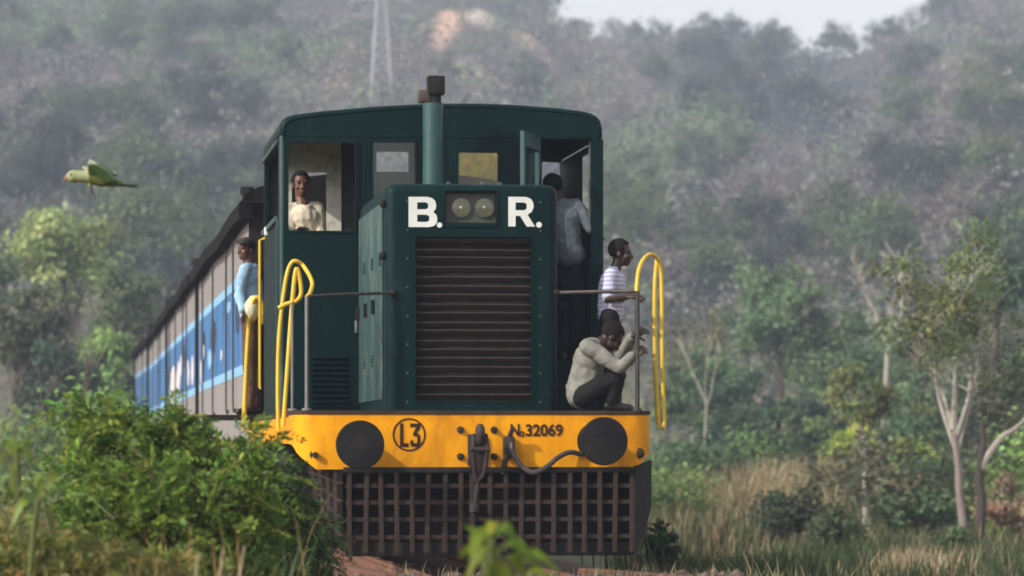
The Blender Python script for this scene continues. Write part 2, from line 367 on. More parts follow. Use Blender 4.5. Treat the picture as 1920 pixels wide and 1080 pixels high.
# ------------------------------------------------------------------ the hazy air
hb = MB().box(-560, 660, -110, 760, -75, 112)
haze = hb.build('haze', None, smooth=0); haze['kind'] = 'stuff'
hm = bpy.data.materials.new('haze_air'); hm.use_nodes = True; hn_ = hm.node_tree; hn_.nodes.remove(hn_.nodes['Principled BSDF'])
pv = hn_.nodes.new('ShaderNodeVolumePrincipled'); pv.inputs['Color'].default_value = (.68, .76, 1.0, 1); pv.inputs['Density'].default_value = HAZE_DENSITY; pv.inputs['Anisotropy'].default_value = .0
hn_.links.new(pv.outputs[0], hn_.nodes['Material Output'].inputs['Volume']); haze.data.materials.append(hm)

# ------------------------------------------------------------------ foliage builders
def unit(v): return v / np.maximum(np.linalg.norm(v, axis=-1, keepdims=True), 1e-9)
def leaf_mesh(name, c, size, col, mat, g, aspect=.55, up=.5, axis=None, nrm=None):
    """A mesh of pointed four-cornered leaves, folded a little along the midrib."""
    n = len(c); ax = unit(g.normal(size=(n, 3)) + np.array([0, 0, -.2])) if axis is None else axis
    nr_ = unit(g.normal(size=(n, 3)) * (1 if nrm is None else .55) + np.array([0, 0, up]) + (0 if nrm is None else nrm)); sd = unit(np.cross(ax, nr_)); size = np.broadcast_to(np.asarray(size), (n,))[:, None]
    dn = np.cross(sd, ax) * size * .12
    v = np.stack([c - ax * size * .5, c + sd * size * aspect * .5 + dn, c + ax * size * .5, c - sd * size * aspect * .5 + dn], 1).reshape(-1, 3)
    me = bpy.data.meshes.new(name); me.vertices.add(4 * n); me.vertices.foreach_set('co', v.astype(np.float32).ravel())
    me.loops.add(4 * n); me.loops.foreach_set('vertex_index', np.arange(4 * n, dtype=np.int32)); me.polygons.add(n)
    me.polygons.foreach_set('loop_start', np.arange(0, 4 * n, 4, dtype=np.int32)); me.update(calc_edges=True); me.validate()
    put_cols(me, np.repeat(col, 4, 0)); me.materials.append(mat); return me
def jitter(col, n, g, v=.25, hue=.12):
    c = np.asarray(col, float) * np.ones((n, 3)); k = np.exp(g.normal(size=(n, 1)) * v); c = c * k
    c[:, 0] *= np.exp(g.normal(size=n) * hue); return np.clip(c, .004, .8)

def bush_cloud(n, lo, hi, pxr, seed):
    """Places for low hillside bushes: even on the slope as the camera sees it."""
    g = np.random.default_rng(seed); d = lo + (hi - lo) * g.random(n) ** .85; px = pxr[0] + (pxr[1] - pxr[0]) * g.random(n); return g, (px - 960) / F * d, d
PATCH = [(330, 95, 200, 60, 'g'), (130, 60, 130, 50, 'g'), (520, 130, 90, 40, 'g'), (210, 330, 120, 40, 'm'), (1450, 200, 230, 90, 'b'), (1250, 320, 120, 60, 'g'), (1350, 270, 90, 40, 'g'),
         (1850, 180, 110, 60, 's'), (1750, 290, 200, 60, 'm'), (250, 240, 300, 40, 'b'), (120, 160, 130, 50, 'm'), (1500, 430, 250, 70, 'm'), (1640, 130, 100, 50, 'm'), (1300, 440, 60, 60, 'b'),
         (1700, 400, 150, 40, 'm'), (1150, 200, 120, 60, 's'), (1080, 110, 60, 40, 's'), (460, 320, 120, 40, 's'), (700, 150, 150, 50, 's'), (60, 400, 100, 60, 'b'), (340, 400, 120, 60, 'b')]
PAL = {'m': np.array([.158, .145, .138]), 's': np.array([.195, .178, .138]), 'g': np.array([.125, .18, .085]), 'b': np.array([.068, .085, .078])}  # scrub palette paled, carrying some of the haze's brightness in its colour
def brush(name, n, lo, hi, pxr, seed, leaves, rad, size, lush=0):
    g, u, d = bush_cloud(n, lo, hi, pxr, seed); z = hz(u, d); px = 960 + F * u / d; py = 840 - F * (z - CZ) / d
    keep = np.ones(n, bool)
    for u0, d0, ru, rd in SCP: keep &= ((u - u0) / ru) ** 2 + ((d - d0) / (rd * 2)) ** 2 > .75
    f1, f2 = fbm(u, d, 22, 21), fbm(u, d, 30, 25); keep &= (fbm(u, d, 10, 31) > .27)
    r = g.random(n); kind = np.where(r < .42, 0, np.where(r < .53, 1, np.where(r < .76 + .16 * (f1 > .52), 2, 3)))
    if lush: kind = np.where(g.random(n) < lush, np.where(g.random(n) < .6, 2, 3), kind)
    for cx, cy, rx, ry, k in PATCH * (not lush):
        q = ((px - cx) / rx) ** 2 + ((py - cy) / ry) ** 2; m = q < .5 + .9 * g.random(n); pick = m & (g.random(n) < .8); kind[pick] = 'msgb'.index(k)
    pal = np.array([PAL[k] for k in 'msgb']); bc = pal[kind] * 1.14 * np.exp(g.normal(size=(n, 1)) * .11) * np.array([1, 1, 1]) * (1 + .2 * (f2[:, None] - .5))
    u, d, z, bc, kind = u[keep], d[keep], z[keep], bc[keep], kind[keep]; nb = len(u)
    x, y = ud(u, d); rb = rad[0] + (rad[1] - rad[0]) * g.random(nb) ** 1.6; hb_ = rb * (.7 + .7 * g.random(nb)); k = leaves
    off = g.normal(size=(nb, k, 3)); off = unit(off) * (g.random((nb, k, 1)) ** .45); off[..., 2] = np.abs(off[..., 2]) * 1.1 - .1
    c = np.stack([x, y, z], -1)[:, None] + off * np.stack([rb, rb, hb_ * 1.25], -1)[:, None]
    c[..., 2] += .1; c = c.reshape(-1, 3); cl = np.repeat(bc, k, 0) * np.exp(g.normal(size=(nb * k, 1)) * .05)
    sz = np.repeat(rb, k) * size * (.6 + .8 * g.random(nb * k))
    asp = .7
    me = leaf_mesh(name, c, sz, np.clip(cl, .01, .6), M['brush'], g, aspect=asp, up=.2, nrm=off.reshape(-1, 3) * .8)
    return tag(link(name, me), kind='stuff')
brush('hillside_brush', 5200, 200, 640, (-330, 2330), 5, 92, (1.2, 3.6), .17)
brush('hill_foot_undergrowth', 1500, 98, 215, (-350, 2350), 6, 60, (.5, 1.5), .24, .8)

def twig_tree(mb, p, dirv, L, r, depth, g, spread=.6, seg=5, tips=None, up=.25):
    p = Vector(p); pts = [p]; d = Vector(dirv).normalized()
    for k in range(3):
        d = (d + Vector(g.normal(size=3)) * .13 + Vector((0, 0, up * .2))).normalized(); p = p + d * L / 3; pts.append(p)
    mb.tube(pts, r, seg, radii=[r * (1 - .13 * k) for k in range(4)])
    if depth == 0:
        if tips is not None: tips.append(p)
        return
    n = 2 if g.random() < .6 else 3
    for k in range(n):
        q = (d + Vector(g.normal(size=3)).normalized() * spread + Vector((0, 0, up))).normalized()
        src = pts[-1] if k < 2 else pts[2]
        twig_tree(mb, src, q, L * (.62 + .25 * g.random()), r * .62, depth - 1, g, spread, max(3, seg - 1), tips, up)
MIDK = 1.0
def make_tree(name, base, H, W, label, cat='tree', leaf=(.06, .09, .03), nclump=26, per=90, ls=.22, bark='bark', tr=None, cb=.35, lean=(0, 0), seed=0, flat=1.0, sparse=1.0, group=None, stems=1, tips_only=False, extra=None, shape='oval'):
    """A tree on its base: a tapered trunk with limbs that run into the clumps of the crown, and the crown of single leaves."""
    g = np.random.default_rng(seed + 100); root = empty(name, base, label, cat, group); tr = tr or H * .02
    cz = H * (cb + (1 - cb) / 2); rz = H * (1 - cb) / 2
    cc = []
    while len(cc) < nclump:
        p = g.uniform(-1, 1, 3); q = np.linalg.norm(p)
        if q > 1 or q < .28: continue
        if shape == 'flat' and p[2] < -.3: continue
        cc.append(p)
    cc = np.array(cc); cc *= (.8 + .35 * g.random((nclump, 1))); C = cc * np.array([W / 2, W / 2, rz * flat]) + np.array([lean[0], lean[1], cz])
    tb = MB(); top = Vector((lean[0], lean[1], cz + rz * .3))
    for s in range(stems):
        a = 2 * math.pi * s / max(stems, 1) + .5; off = Vector((math.cos(a), math.sin(a) * .5, 0)) * (tr * 2.2 if stems > 1 else 0); o2 = Vector((math.cos(a), math.sin(a) * .5, 0)) * (W * .28 if stems > 1 else 0)
        mid = Vector((lean[0] * .35, lean[1] * .35, cz * .5)) + o2 * .6 + Vector((g.normal() * H * .02, g.normal() * H * .02, 0))
        pts = smooth_curve([off, mid, top * .8 + o2, top + o2], 4); n = len(pts)
        tb.tube([Vector((0, 0, -.15)) + off] + pts, tr, 7, radii=[tr * 1.25] + [tr * (1 - .75 * k / (n - 1)) for k in range(n)])
        for i, c in enumerate(C):
            if i % stems != s: continue
            k = min(n - 2, int(n * (.35 + .5 * g.random()))); st = pts[k]; c = Vector(c)
            m2 = st.lerp(c, .5) + Vector(g.normal(size=3)) * W * .05 + Vector((0, 0, -.04 * H)); rr = tr * .32 * (1 - .5 * k / n)
            tb.tube([st, m2, c], rr, 4, radii=[rr, rr * .7, rr * .3])
            if tips_only:
                for _ in range(3): tb.tube([m2.lerp(c, .6), c + Vector(g.normal(size=3)) * W * .09], rr * .3, 3)
    link('trunk', tb.mesh('trunk', 40), M[bark], root)
    cs = W * .5 * .30 * (26 / nclump) ** .33; k = int(per * sparse)
    off = g.normal(size=(nclump, k, 3)) * cs * np.array([.62, .62, .5]) * (.7 + .6 * g.random((nclump, 1, 1)))
    P = (C[:, None] + off).reshape(-1, 3); cl = np.repeat(jitter(np.asarray(leaf) * MIDK, nclump, g, .26, .10), k, 0) * np.exp(g.normal(size=(nclump * k, 1)) * .12)
    if extra is not None: m = g.random(len(cl)) < .2; cl[m] = jitter(extra, m.sum(), g, .2)
    link('crown', leaf_mesh('crown', P, ls * (.6 + .8 * g.random(len(P))), np.clip(cl, .004, .6), M['leaf'], g, nrm=unit(off.reshape(-1, 3) / cs * .6 + unit(P - np.array([lean[0], lean[1], cz])) * .7)), None, root)
    return root
def bare_tree(name, base, H, label, bark='bark_pale', seed=0, r=None, spread=.5, depth=4, first=.42, leafcol=None, nleaf=0, group=None, lean=(0, 0), ls=.16, bl=.24):
    g = np.random.default_rng(seed + 300); root = empty(name, base, label, 'tree', group); tb = MB(); tips = []; r = r or H * .016
    p = Vector((lean[0], lean[1], H * first)); mid = Vector((lean[0] * .3 + g.normal() * .02 * H, lean[1] * .3, H * first * .5))
    pts = smooth_curve([(0, 0, -.15), mid, p], 4); tb.tube(pts, r, 7, radii=[r * (1.15 - .35 * k / (len(pts) - 1)) for k in range(len(pts))])
    for k in range(3):
        a = k * 2.1 + g.random(); dv = Vector((math.cos(a) * spread, math.sin(a) * spread * .6, .9)); twig_tree(tb, p, dv, H * bl, r * .62, depth - 1, g, spread, 5, tips)
    link('trunk', tb.mesh('trunk', 40), M[bark], root)
    if nleaf:
        T = np.array([t[:] for t in tips]); P = T[g.integers(0, len(T), nleaf)] + g.normal(size=(nleaf, 3)) * H * .035
        link('crown', leaf_mesh('crown', P, ls * (.6 + .8 * g.random(nleaf)), jitter(leafcol, nleaf, g, .25), M['leaf'], g), None, root)
    return root

# ------------------------------------------------------------------ trees scattered over the hill (three kinds, copied)
def hill_protos(kind, n):
    out = []
    for k in range(n):
        if kind == 'green': r = make_tree('hillside_tree', (0, 0, 0), 6.5, 5.6, None, None, (.105, .15, .065), 26, 110, .32, 'bark', .12, .2, seed=k * 7 + 1)
        elif kind == 'dark': r = make_tree('hillside_tree', (0, 0, 0), 6.0, 6.0, None, None, (.062, .082, .056), 26, 110, .32, 'bark', .12, .15, seed=k * 7 + 2)
        else: r = make_tree('hillside_tree', (0, 0, 0), 6.0, 5.2, None, None, (.17, .145, .135), 30, 60, .24, 'bark_pale', .10, .22, seed=k * 7 + 3, tips_only=True)
        out.append(r)
    return out
KL = {'green': ('small green tree on the hazy hillside behind the train', 'green trees on the hillside'),
      'dark': ('dark green tree on the hazy hillside behind the train', 'dark trees on the hillside'),
      'bare': ('nearly leafless grey brown tree on the hazy hillside behind the train', 'leafless trees on the hillside')}
PR = {k: hill_protos(k, 4) for k in KL}; used = set()
def plant_hill(kind, px, py, h):
    u, d = hillpoint(px, py); x, y = ud(u, d); k = random.randrange(4); o = PR[kind][k]
    if (kind, k) in used: o = copy_tree(o)
    used.add((kind, k)); s = h / 6.2; o.scale = (s * random.uniform(.85, 1.25), s * random.uniform(.85, 1.25), s); o.rotation_euler = (0, 0, random.uniform(0, 6.28)); o.location = (x, y, float(hz(u, d)) - .1)
    what = {'green': 'green', 'dark': 'dark green', 'bare': 'nearly leafless grey brown'}[kind]; size = 'small' if h < 4.4 else ('tall' if h > 5.6 else 'middling')
    if px > 960 and py < float(np.interp(px, RX, RY)) + 30: where = 'on the ridge against the sky' + (', right end' if px > 1600 else '')
    else: where = 'on the ' + ('high' if py < 200 else 'middle' if py < 380 else 'low') + ' slope ' + ('left of the train' if px < 270 else 'above the coaches' if px < 520 else 'behind the locomotive cab' if px < 1130 else 'right of the locomotive' if px < 1420 else 'right of the bare white tree' if px > 1700 else 'above the forked bare tree')
    tag(o, f'{size} {what} tree {where}', 'tree', KL[kind][1])
VF0 = Vector((SN, CS, 0)); hr = random.Random(4)
for px, h in ((1085, 4), (1150, 5), (1185, 4), (1290, 4), (1325, 6), (1372, 6.5), (1400, 4), (1440, 6), (1475, 5), (1568, 6.5), (1596, 4.5), (1640, 5), (1680, 5), (1712, 5.5), (1745, 4), (1020, 8), (985, 9), (1790, 7)):
    plant_hill(hr.choice(['green', 'dark', 'bare', 'green']), px, float(np.interp(px, RX, RY)) + 5, h)
for i in range(235):
    py = 40 + 560 * hr.random() ** 1.05; px = hr.uniform(-120, 2040)
    if 520 < px < 1130 and py > 200: continue
    if 560 < px < 960 and py < 180 and hr.random() < .6: continue
    if any(abs(px - c[0]) < 45 and abs(py - c[1]) < 70 for c in SCARS[:1]): continue
    kd = 'bare'; r = hr.random()
    for cx, cy, rx, ry, k in PATCH:
        if ((px - cx) / rx) ** 2 + ((py - cy) / ry) ** 2 < 1: kd = {'g': 'green', 'b': 'dark', 'm': 'bare', 's': 'bare'}[k]
    if r < .30: kd = 'green'
    elif r < .44: kd = 'dark'
    plant_hill(kd, px, py, hr.uniform(3.8, 7.2) if kd != 'bare' else hr.uniform(3.2, 5.5))
for k in PR:
    for i, o in enumerate(PR[k]):
        if (k, i) not in used:
            for ch in list(o.children): bpy.data.objects.remove(ch)
            bpy.data.objects.remove(o)

MIDK = 1.95
# ------------------------------------------------------------------ trees and shrubs at the foot of the hill
def spot(px, d):
    u = (px - 960) / F * d; x, y = ud(u, d); return x, y, float(hz(u, d))
sd = [40]
def mid(name, px, d, top, wpx, cbot, label, **kw):
    x, y, z = spot(px, d); H = CZ + (840 - top) / F * d - z; zb = CZ + (840 - cbot) / F * d - z; sd[0] += 1
    kw.setdefault('seed', sd[0]); return make_tree(name, (x, y, z), H, wpx * d / F, label, cb=max(.03, zb / H), **kw)
G1, G2, G3, G4, OL, YG = (.050, .085, .032), (.035, .062, .030), (.075, .115, .035), (.024, .040, .024), (.13, .125, .055), (.15, .21, .03)
mid('leafy_tree', 1455, 150, 478, 175, 690, 'light green tree with ragged crown right of the yellow handrail', leaf=(.075, .115, .055), nclump=34, per=120, ls=.25)
mid('leafy_tree', 1610, 135, 648, 185, 850, 'mid green rounded tree below the forked white bare tree', leaf=(.055, .095, .045), nclump=36, per=120, ls=.22)
mid('leafy_tree', 1390, 128, 700, 170, 880, 'dark green dense tree low beside the yellow handrail', leaf=(.034, .058, .034), nclump=34, per=120, ls=.2)
mid('leafy_tree', 1490, 122, 735, 160, 905, 'dark green bushy tree behind the dry grass', leaf=(.028, .046, .030), nclump=32, per=120, ls=.2)
mid('leafy_tree', 1868, 120, 465, 120, 600, 'blue green leafy tree behind the tall olive yellow tree', leaf=(.055, .095, .05), nclump=26, per=110, ls=.22)
mid('leafy_tree', 1715, 112, 770, 190, 955, 'dark green tree around the foot of the pale trunks', leaf=(.040, .070, .034), nclump=34, per=120, ls=.18)
mid('leafy_tree', 1895, 100, 700, 150, 940, 'dull olive green tree at the right edge of the photo', leaf=(.055, .06, .032), nclump=32, per=100, ls=.18)
mid('leafy_tree', 1300, 140, 640, 130, 800, 'thin olive tree directly beside the yellow handrail', leaf=(.095, .105, .055), nclump=22, per=70, ls=.2, bark='bark_pale')
mid('slender_tree', 1622, 82, 672, 120, 800, 'slender pale trunked tree with a sparse olive crown', leaf=(.10, .115, .042), nclump=24, per=80, ls=.13, bark='bark_pale', tr=.065, lean=(-.1, 0), tips_only=True)
mid('round_shrub', 1592, 100, 785, 88, 900, 'bright yellow green shrub left of the slender pale trunk', cat='shrub', leaf=(.20, .26, .04), nclump=22, per=120, ls=.13)
mid('round_shrub', 1437, 108, 828, 88, 905, 'small round mid green shrub behind the dry grass', cat='shrub', leaf=(.085, .14, .04), nclump=20, per=120, ls=.13)
mid('round_shrub', 1715, 92, 828, 75, 900, 'small lime green shrub between slender trunk and pink trunk', cat='shrub', leaf=(.14, .19, .045), nclump=18, per=100, ls=.12)
mid('round_shrub', 1290, 112, 835, 140, 930, 'bushy green shrub against the hill right of the locomotive', cat='shrub', leaf=(.05, .09, .042), nclump=26, per=120, ls=.14)
mid('round_shrub', 1372, 116, 858, 90, 930, 'dull green low shrub in the dry grass right of locomotive', cat='shrub', leaf=(.06, .09, .045), nclump=20, per=110, ls=.14)
mid('round_shrub', 1480, 70, 925, 150, 1010, 'dark low shrub in front of the tall dry grass', cat='shrub', leaf=(.028, .040, .022), nclump=26, per=120, ls=.11)
mid('round_shrub', 1560, 66, 960, 110, 1030, 'dark spreading shrub left of the slender trunk foot', cat='shrub', leaf=(.05, .06, .028), nclump=22, per=110, ls=.10)
mid('round_shrub', 1720, 78, 905, 140, 1005, 'green brown shrub between slender trunk and pink trunk foot', cat='shrub', leaf=(.055, .075, .032), nclump=24, per=110, ls=.11)
mid('round_shrub', 1790, 62, 985, 70, 1050, 'dull green low shrub at the foot of the pinkish trunk', cat='shrub', leaf=(.06, .08, .035), nclump=20, per=100, ls=.09)
mid('round_shrub', 1890, 72, 900, 110, 1010, 'brown dry shrub at the right edge beside the dark trunk', cat='shrub', leaf=(.17, .13, .085), nclump=24, per=90, ls=.11)
mid('round_shrub', 1240, 34, 985, 62, 1062, 'dark green shrub tight against the right end of the pilot', cat='shrub', leaf=(.022, .042, .018), nclump=18, per=110, ls=.05)
for i, (px, d, top, wpx, cb_, lf) in enumerate(((1255, 132, 690, 70, 800, (.075, .11, .05)), (1345, 145, 610, 85, 740, (.11, .12, .065)), (1410, 160, 560, 110, 720, (.06, .10, .05)), (1520, 155, 590, 80, 760, (.085, .12, .05)), (1555, 125, 700, 70, 830, (.12, .14, .05)), (1660, 128, 690, 90, 840, (.07, .105, .045)), (1700, 145, 600, 80, 780, (.10, .11, .06)), (1740, 118, 690, 80, 850, (.05, .08, .04)), (1830, 128, 620, 90, 790, (.075, .105, .05)), (1880, 110, 660, 80, 850, (.09, .10, .05)), (1930, 135, 560, 100, 760, (.06, .085, .045)), (1470, 115, 740, 80, 870, (.045, .075, .038)))):
    mid('slender_tree', px, d, top, wpx, cb_, ['pale green wispy tree nearest the yellow handrail', 'olive wispy tree second right of the yellow handrail', 'tall blue green wispy tree behind the ragged crown', 'tall light green wispy tree right of the ragged crown', 'yellow green wispy tree above the lime shrub', 'mid green wispy tree right of the slender pale trunk', 'tall olive wispy tree left of the pale stem fan', 'dark green wispy tree at the foot of the pale stem fan', 'mid green wispy tree behind the pale stem fan', 'olive green wispy tree above the pale branch', 'tall grey green wispy tree at the right edge', 'dark wispy tree above the round shrub'][i], leaf=lf, nclump=20, per=95, ls=.17, tr=.07, bark='bark_pale' if i % 3 else 'bark', sparse=.9, tips_only=True, lean=(random.uniform(-.4, .4), 0))
th = random.Random(8); TC = [(.05, .085, .035), (.028, .044, .026), (.085, .12, .04), (.075, .07, .04), (.15, .12, .085), (.04, .065, .03), (.11, .15, .045)]
TP = [make_tree('thicket_shrub', (0, 0, 0), 2.2, 2.6, None, None, c, 16, 80, .17, 'bark', .05, .04, seed=60 + i) for i, c in enumerate(TC)]; first = set()
TL = ['mid green shrub in the thicket at the hill foot', 'dark green shrub in the thicket at the hill foot', 'light green shrub in the thicket at the hill foot', 'dull olive brown shrub in the thicket at the hill foot', 'dry grey brown shrub in the thicket at the hill foot', 'deep green shrub in the thicket at the hill foot', 'yellow green shrub in the thicket at the hill foot']
for i in range(74):
    d = th.uniform(72, 128); px = th.uniform(1225, 1960) if i < 52 else th.uniform(-60, 300); k = th.randrange(7); o = TP[k]
    if d < 84 and 1240 < px < 1640 and th.random() < .75: continue
    if k in first: o = copy_tree(o)
    first.add(k); x, y, z = spot(px, d); sc_ = th.uniform(.45, 1.15); o.location = (x, y, z - .05); o.scale = (sc_ * th.uniform(.9, 1.3), sc_ * th.uniform(.9, 1.3), sc_); o.rotation_euler = (0, 0, th.uniform(0, 6.28)); tag(o, ('small ' if sc_ < .7 else 'large ' if sc_ > .95 else '') + TL[k].split(' in the')[0] + ' in the thicket ' + ('left of the coaches' if px < 400 else 'right of the yellow handrail' if px < 1420 else 'around the dry grass' if px < 1600 else 'around the slender trunk' if px < 1740 else 'at the right edge'), 'shrub', TL[k].split(' shrub')[0] + ' shrubs of the thicket')
for px, d, top, wpx, cb_, lf, lb in ((1325, 138, 668, 120, 830, (.06, .095, .045), 'soft green full tree behind the thin white trunk'), (1575, 150, 560, 120, 720, (.075, .11, .05), 'soft grey green full tree behind the yellow green wispy tree'), (1665, 140, 640, 130, 820, (.06, .09, .045), 'mid green full tree between bare white tree and pale stem fan'),
        (1845, 140, 600, 130, 800, (.08, .11, .05), 'light olive full tree behind the pale branch'), (1930, 122, 640, 130, 860, (.055, .085, .04), 'green full tree cut by the right edge of the photo'), (1520, 118, 770, 110, 890, (.07, .11, .04), 'bright green full low tree behind the tall dry grass'), (1780, 128, 690, 150, 900, (.05, .08, .04), 'deep green full tree behind the pale stem fan')):
    mid('leafy_tree', px, d, top, wpx, cb_, lb, leaf=lf, nclump=32, per=125, ls=.2)
# pale and dark bare trees
x, y, z = spot(1665, 118); bare_tree('bare_tree', (x, y, z), CZ + (840 - 500) / F * 118 - z, 'pale leafless tree with a white forked trunk before the hill', 'bark_pale', 3, .10, .45, 4, .68, bl=.15)
x, y, z = spot(1300, 118); bare_tree('bare_tree', (x, y, z), CZ + (840 - 640) / F * 118 - z, 'thin white trunked tree leaning right of the yellow handrail', 'bark_pale', 5, .045, .3, 3, .6, (.12, .12, .055), 260, lean=(.45, 0))
r = empty('tall_tree', spot(1806, 66), 'tall tree at right with pinkish trunk, fan of pale stems and olive yellow crown', 'tree'); g = np.random.default_rng(77)
def loc2(px, py, d=66): return atd(px, py, d) - r.location
tb = MB(); t0 = smooth_curve([loc2(1808, 1058), loc2(1806, 990), loc2(1799, 930), loc2(1796, 870), loc2(1788, 812)], 4); tb.tube([Vector((0, 0, -.2))] + t0, .1, 9, radii=[.10] + [.088 - .03 * k / len(t0) for k in range(len(t0))]); link('trunk', tb.mesh('trunk', 40), M['bark_pink'], r)
ends = [(1752, 618), (1772, 575), (1806, 545), (1842, 590), (1822, 640), (1730, 660)]
for i, (a, b) in enumerate(ends):
    mb = MB(); w_ = g.uniform(-.5, .5); st = loc2(1794 - 4 * (i % 3), 850 - 22 * (i % 3)); e = loc2(a, b) + VF0 * w_; m = st.lerp(e, .5) + Vector((g.normal() * .12, g.normal() * .1, 0)); c = smooth_curve([st, m, e], 4)
    mb.tube(c, .05, 6, radii=[.044 - .022 * k / len(c) for k in range(len(c))])
    for k in range(5): q = c[int(len(c) * g.uniform(.5, .95))]; dv = Vector((g.normal() * .7, g.normal() * .5, .6 + .5 * g.random())); twig_tree(mb, q, dv, .55, .022, 2, g, .7, 4)
    link('limb', mb.mesh('limb', 40), M['bark_pale'], r)
ctr = np.array([loc2(1780 + 105 * g.normal() * .62, 560 + 62 * g.normal()) + VF0 * g.uniform(-.9, .9) for _ in range(60)]); kk = g.integers(0, 60, 4200); P = ctr[kk] + g.normal(size=(4200, 3)) * np.array([.17, .2, .13])
link('crown', leaf_mesh('crown', P, .105 * (.6 + .8 * g.random(4200)), jitter((.17, .215, .085), 60, g, .22)[kk] * np.exp(g.normal(size=(4200, 1)) * .15), M['leaf'], g), None, r)
r = empty('forked_tree', spot(1838, 70), 'dark trunked tree with a pale branch reaching to the right', 'tree'); zz = r.location.z
def loc3(px, py, d): return atd(px, py, d) - r.location
tb = MB(); tp = smooth_curve([loc3(1836, 1012, 70), loc3(1840, 940, 70), loc3(1836, 900, 70), loc3(1838, 868, 70), loc3(1844, 830, 70), loc3(1842, 790, 70)], 4)
tb.tube([Vector((0, 0, -.15))] + tp, .13, 8, radii=[.14] + [.115 - .07 * k / len(tp) for k in range(len(tp))]); link('trunk', tb.mesh('trunk'), M['bark_dark'], r)
tb = MB(); bp_ = smooth_curve([loc3(1837, 880, 70), loc3(1856, 848, 70), loc3(1880, 818, 70), loc3(1905, 803, 70), loc3(1935, 770, 70.5), loc3(1965, 700, 71), loc3(1980, 640, 71)], 4)
tb.tube(bp_, .06, 7, radii=[.075 - .05 * k / len(bp_) for k in range(len(bp_))]); link('branch', tb.mesh('branch'), M['bark_pale'], r)
g = np.random.default_rng(9); P = np.array(loc3(1900, 720, 71)) + g.normal(size=(900, 3)) * np.array([.55, .5, .7]); link('crown', leaf_mesh('crown', P, .10 * (.6 + .8 * g.random(900)), jitter((.05, .065, .03), 900, g), M['leaf'], g), None, r)
# left of the train
mid('leafy_tree', 120, 135, 385, 190, 545, 'pale yellow green tree crown high at left below the parrot', leaf=(.16, .20, .075), nclump=34, per=120, ls=.24)
mid('leafy_tree', 235, 140, 500, 150, 640, 'grey green tree between pale crown and the coaches', leaf=(.085, .115, .055), nclump=28, per=110, ls=.24)
mid('leafy_tree', 195, 118, 602, 115, 745, 'light green round tree left of the farthest coach', leaf=(.12, .18, .055), nclump=28, per=120, ls=.19)
mid('leafy_tree', 40, 112, 520, 150, 720, 'dark olive tree at the left edge of the photo', leaf=(.055, .065, .034), nclump=34, per=120, ls=.2)
mid('leafy_tree', 110, 105, 640, 150, 800, 'dark blue green tree low at left behind the bush', leaf=(.030, .045, .030), nclump=34, per=120, ls=.18)
mid('leafy_tree', 215, 126, 700, 120, 830, 'very dark green tree beside the last coach', leaf=(.028, .042, .028), nclump=26, per=120, ls=.19)
mid('leafy_tree', -60, 125, 430, 190, 640, 'grey green tree cut by the left edge of the photo', leaf=(.06, .085, .04), nclump=34, per=110, ls=.22)
mid('leafy_tree', 300, 150, 560, 130, 700, 'dim green tree rising behind the farthest coach roof', leaf=(.05, .07, .04), nclump=26, per=110, ls=.24)
x, y, z = spot(95, 60); bare_tree('bare_tree', (x, y, z), CZ + (840 - 690) / F * 60 - z, 'thin leafless grey sapling leaning right behind the bush', 'bark', 21, .03, .35, 3, .6, lean=(.5, 0))
x, y, z = spot(35, 62); bare_tree('bare_tree', (x, y, z), CZ + (840 - 660) / F * 62 - z, 'twiggy grey brown sapling at the left edge', 'bark', 23, .03, .5, 4, .35)

# ------------------------------------------------------------------ grasses
def grass(name, n, region, hh, col, seed, wd=.014, mat='dry', bend=.35):
    """Curved blades, each of three quads, rooted on the ground; region gives (u, d) for n blades."""
    g = np.random.default_rng(seed); u, d = region(g, n); x, y = ud(u, d); z = hz(u, d)
    h = hh[0] + (hh[1] - hh[0]) * g.random(n) ** 1.3; a = g.uniform(0, 2 * np.pi, n); bx, by = np.cos(a), np.sin(a); bl = h * bend * (.3 + g.random(n))
    sx, sy = -by, bx; wv = wd * (.7 + .6 * g.random(n)); rows = []
    for t, wt in ((0, 1), (.4, .85), (.75, .55), (1, .08)):
        cx, cy, cz = x + bx * bl * t * t, y + by * bl * t * t, z - .03 + h * (t - .12 * t * t)
        rows.append((np.stack([cx - sx * wv * wt, cy - sy * wv * wt, cz], -1), np.stack([cx + sx * wv * wt, cy + sy * wv * wt, cz], -1)))
    v = np.stack([q for r_ in rows for q in r_], 1).reshape(-1, 3)
    f = (np.arange(n)[:, None, None] * 8 + np.array([[0, 1, 3, 2], [2, 3, 5, 4], [4, 5, 7, 6]])[None]).reshape(-1)
    me = bpy.data.meshes.new(name); me.vertices.add(8 * n); me.vertices.foreach_set('co', v.astype(np.float32).ravel()); me.loops.add(12 * n); me.loops.foreach_set('vertex_index', f.astype(np.int32))
    me.polygons.add(3 * n); me.polygons.foreach_set('loop_start', np.arange(0, 12 * n, 4, dtype=np.int32)); me.update(calc_edges=True); me.validate()
    put_cols(me, np.repeat(col(g, n, u, d), 8, 0)); me.materials.append(M[mat]); return tag(link(name, me), kind='stuff')
def pxband(px0, px1, d0, d1, clump=0, seed=0):
    def f(g, n):
        if clump:
            cd = d0 + (d1 - d0) * g.random(clump); cp = px0 + (px1 - px0) * g.random(clump); k = g.integers(0, clump, n)
            d = cd[k] + g.normal(size=n) * .35; u = (cp[k] - 960) / F * cd[k] + g.normal(size=n) * .28; return u, d
        d = d0 + (d1 - d0) * g.random(n); return (px0 + (px1 - px0) * g.random(n) - 960) / F * d, d
    return f
STRAW = lambda g, n, u, d: jitter((.34, .27, .155), n, g, .25, .1)
GREENS = lambda g, n, u, d: jitter((.055, .085, .028), n, g, .3, .2)
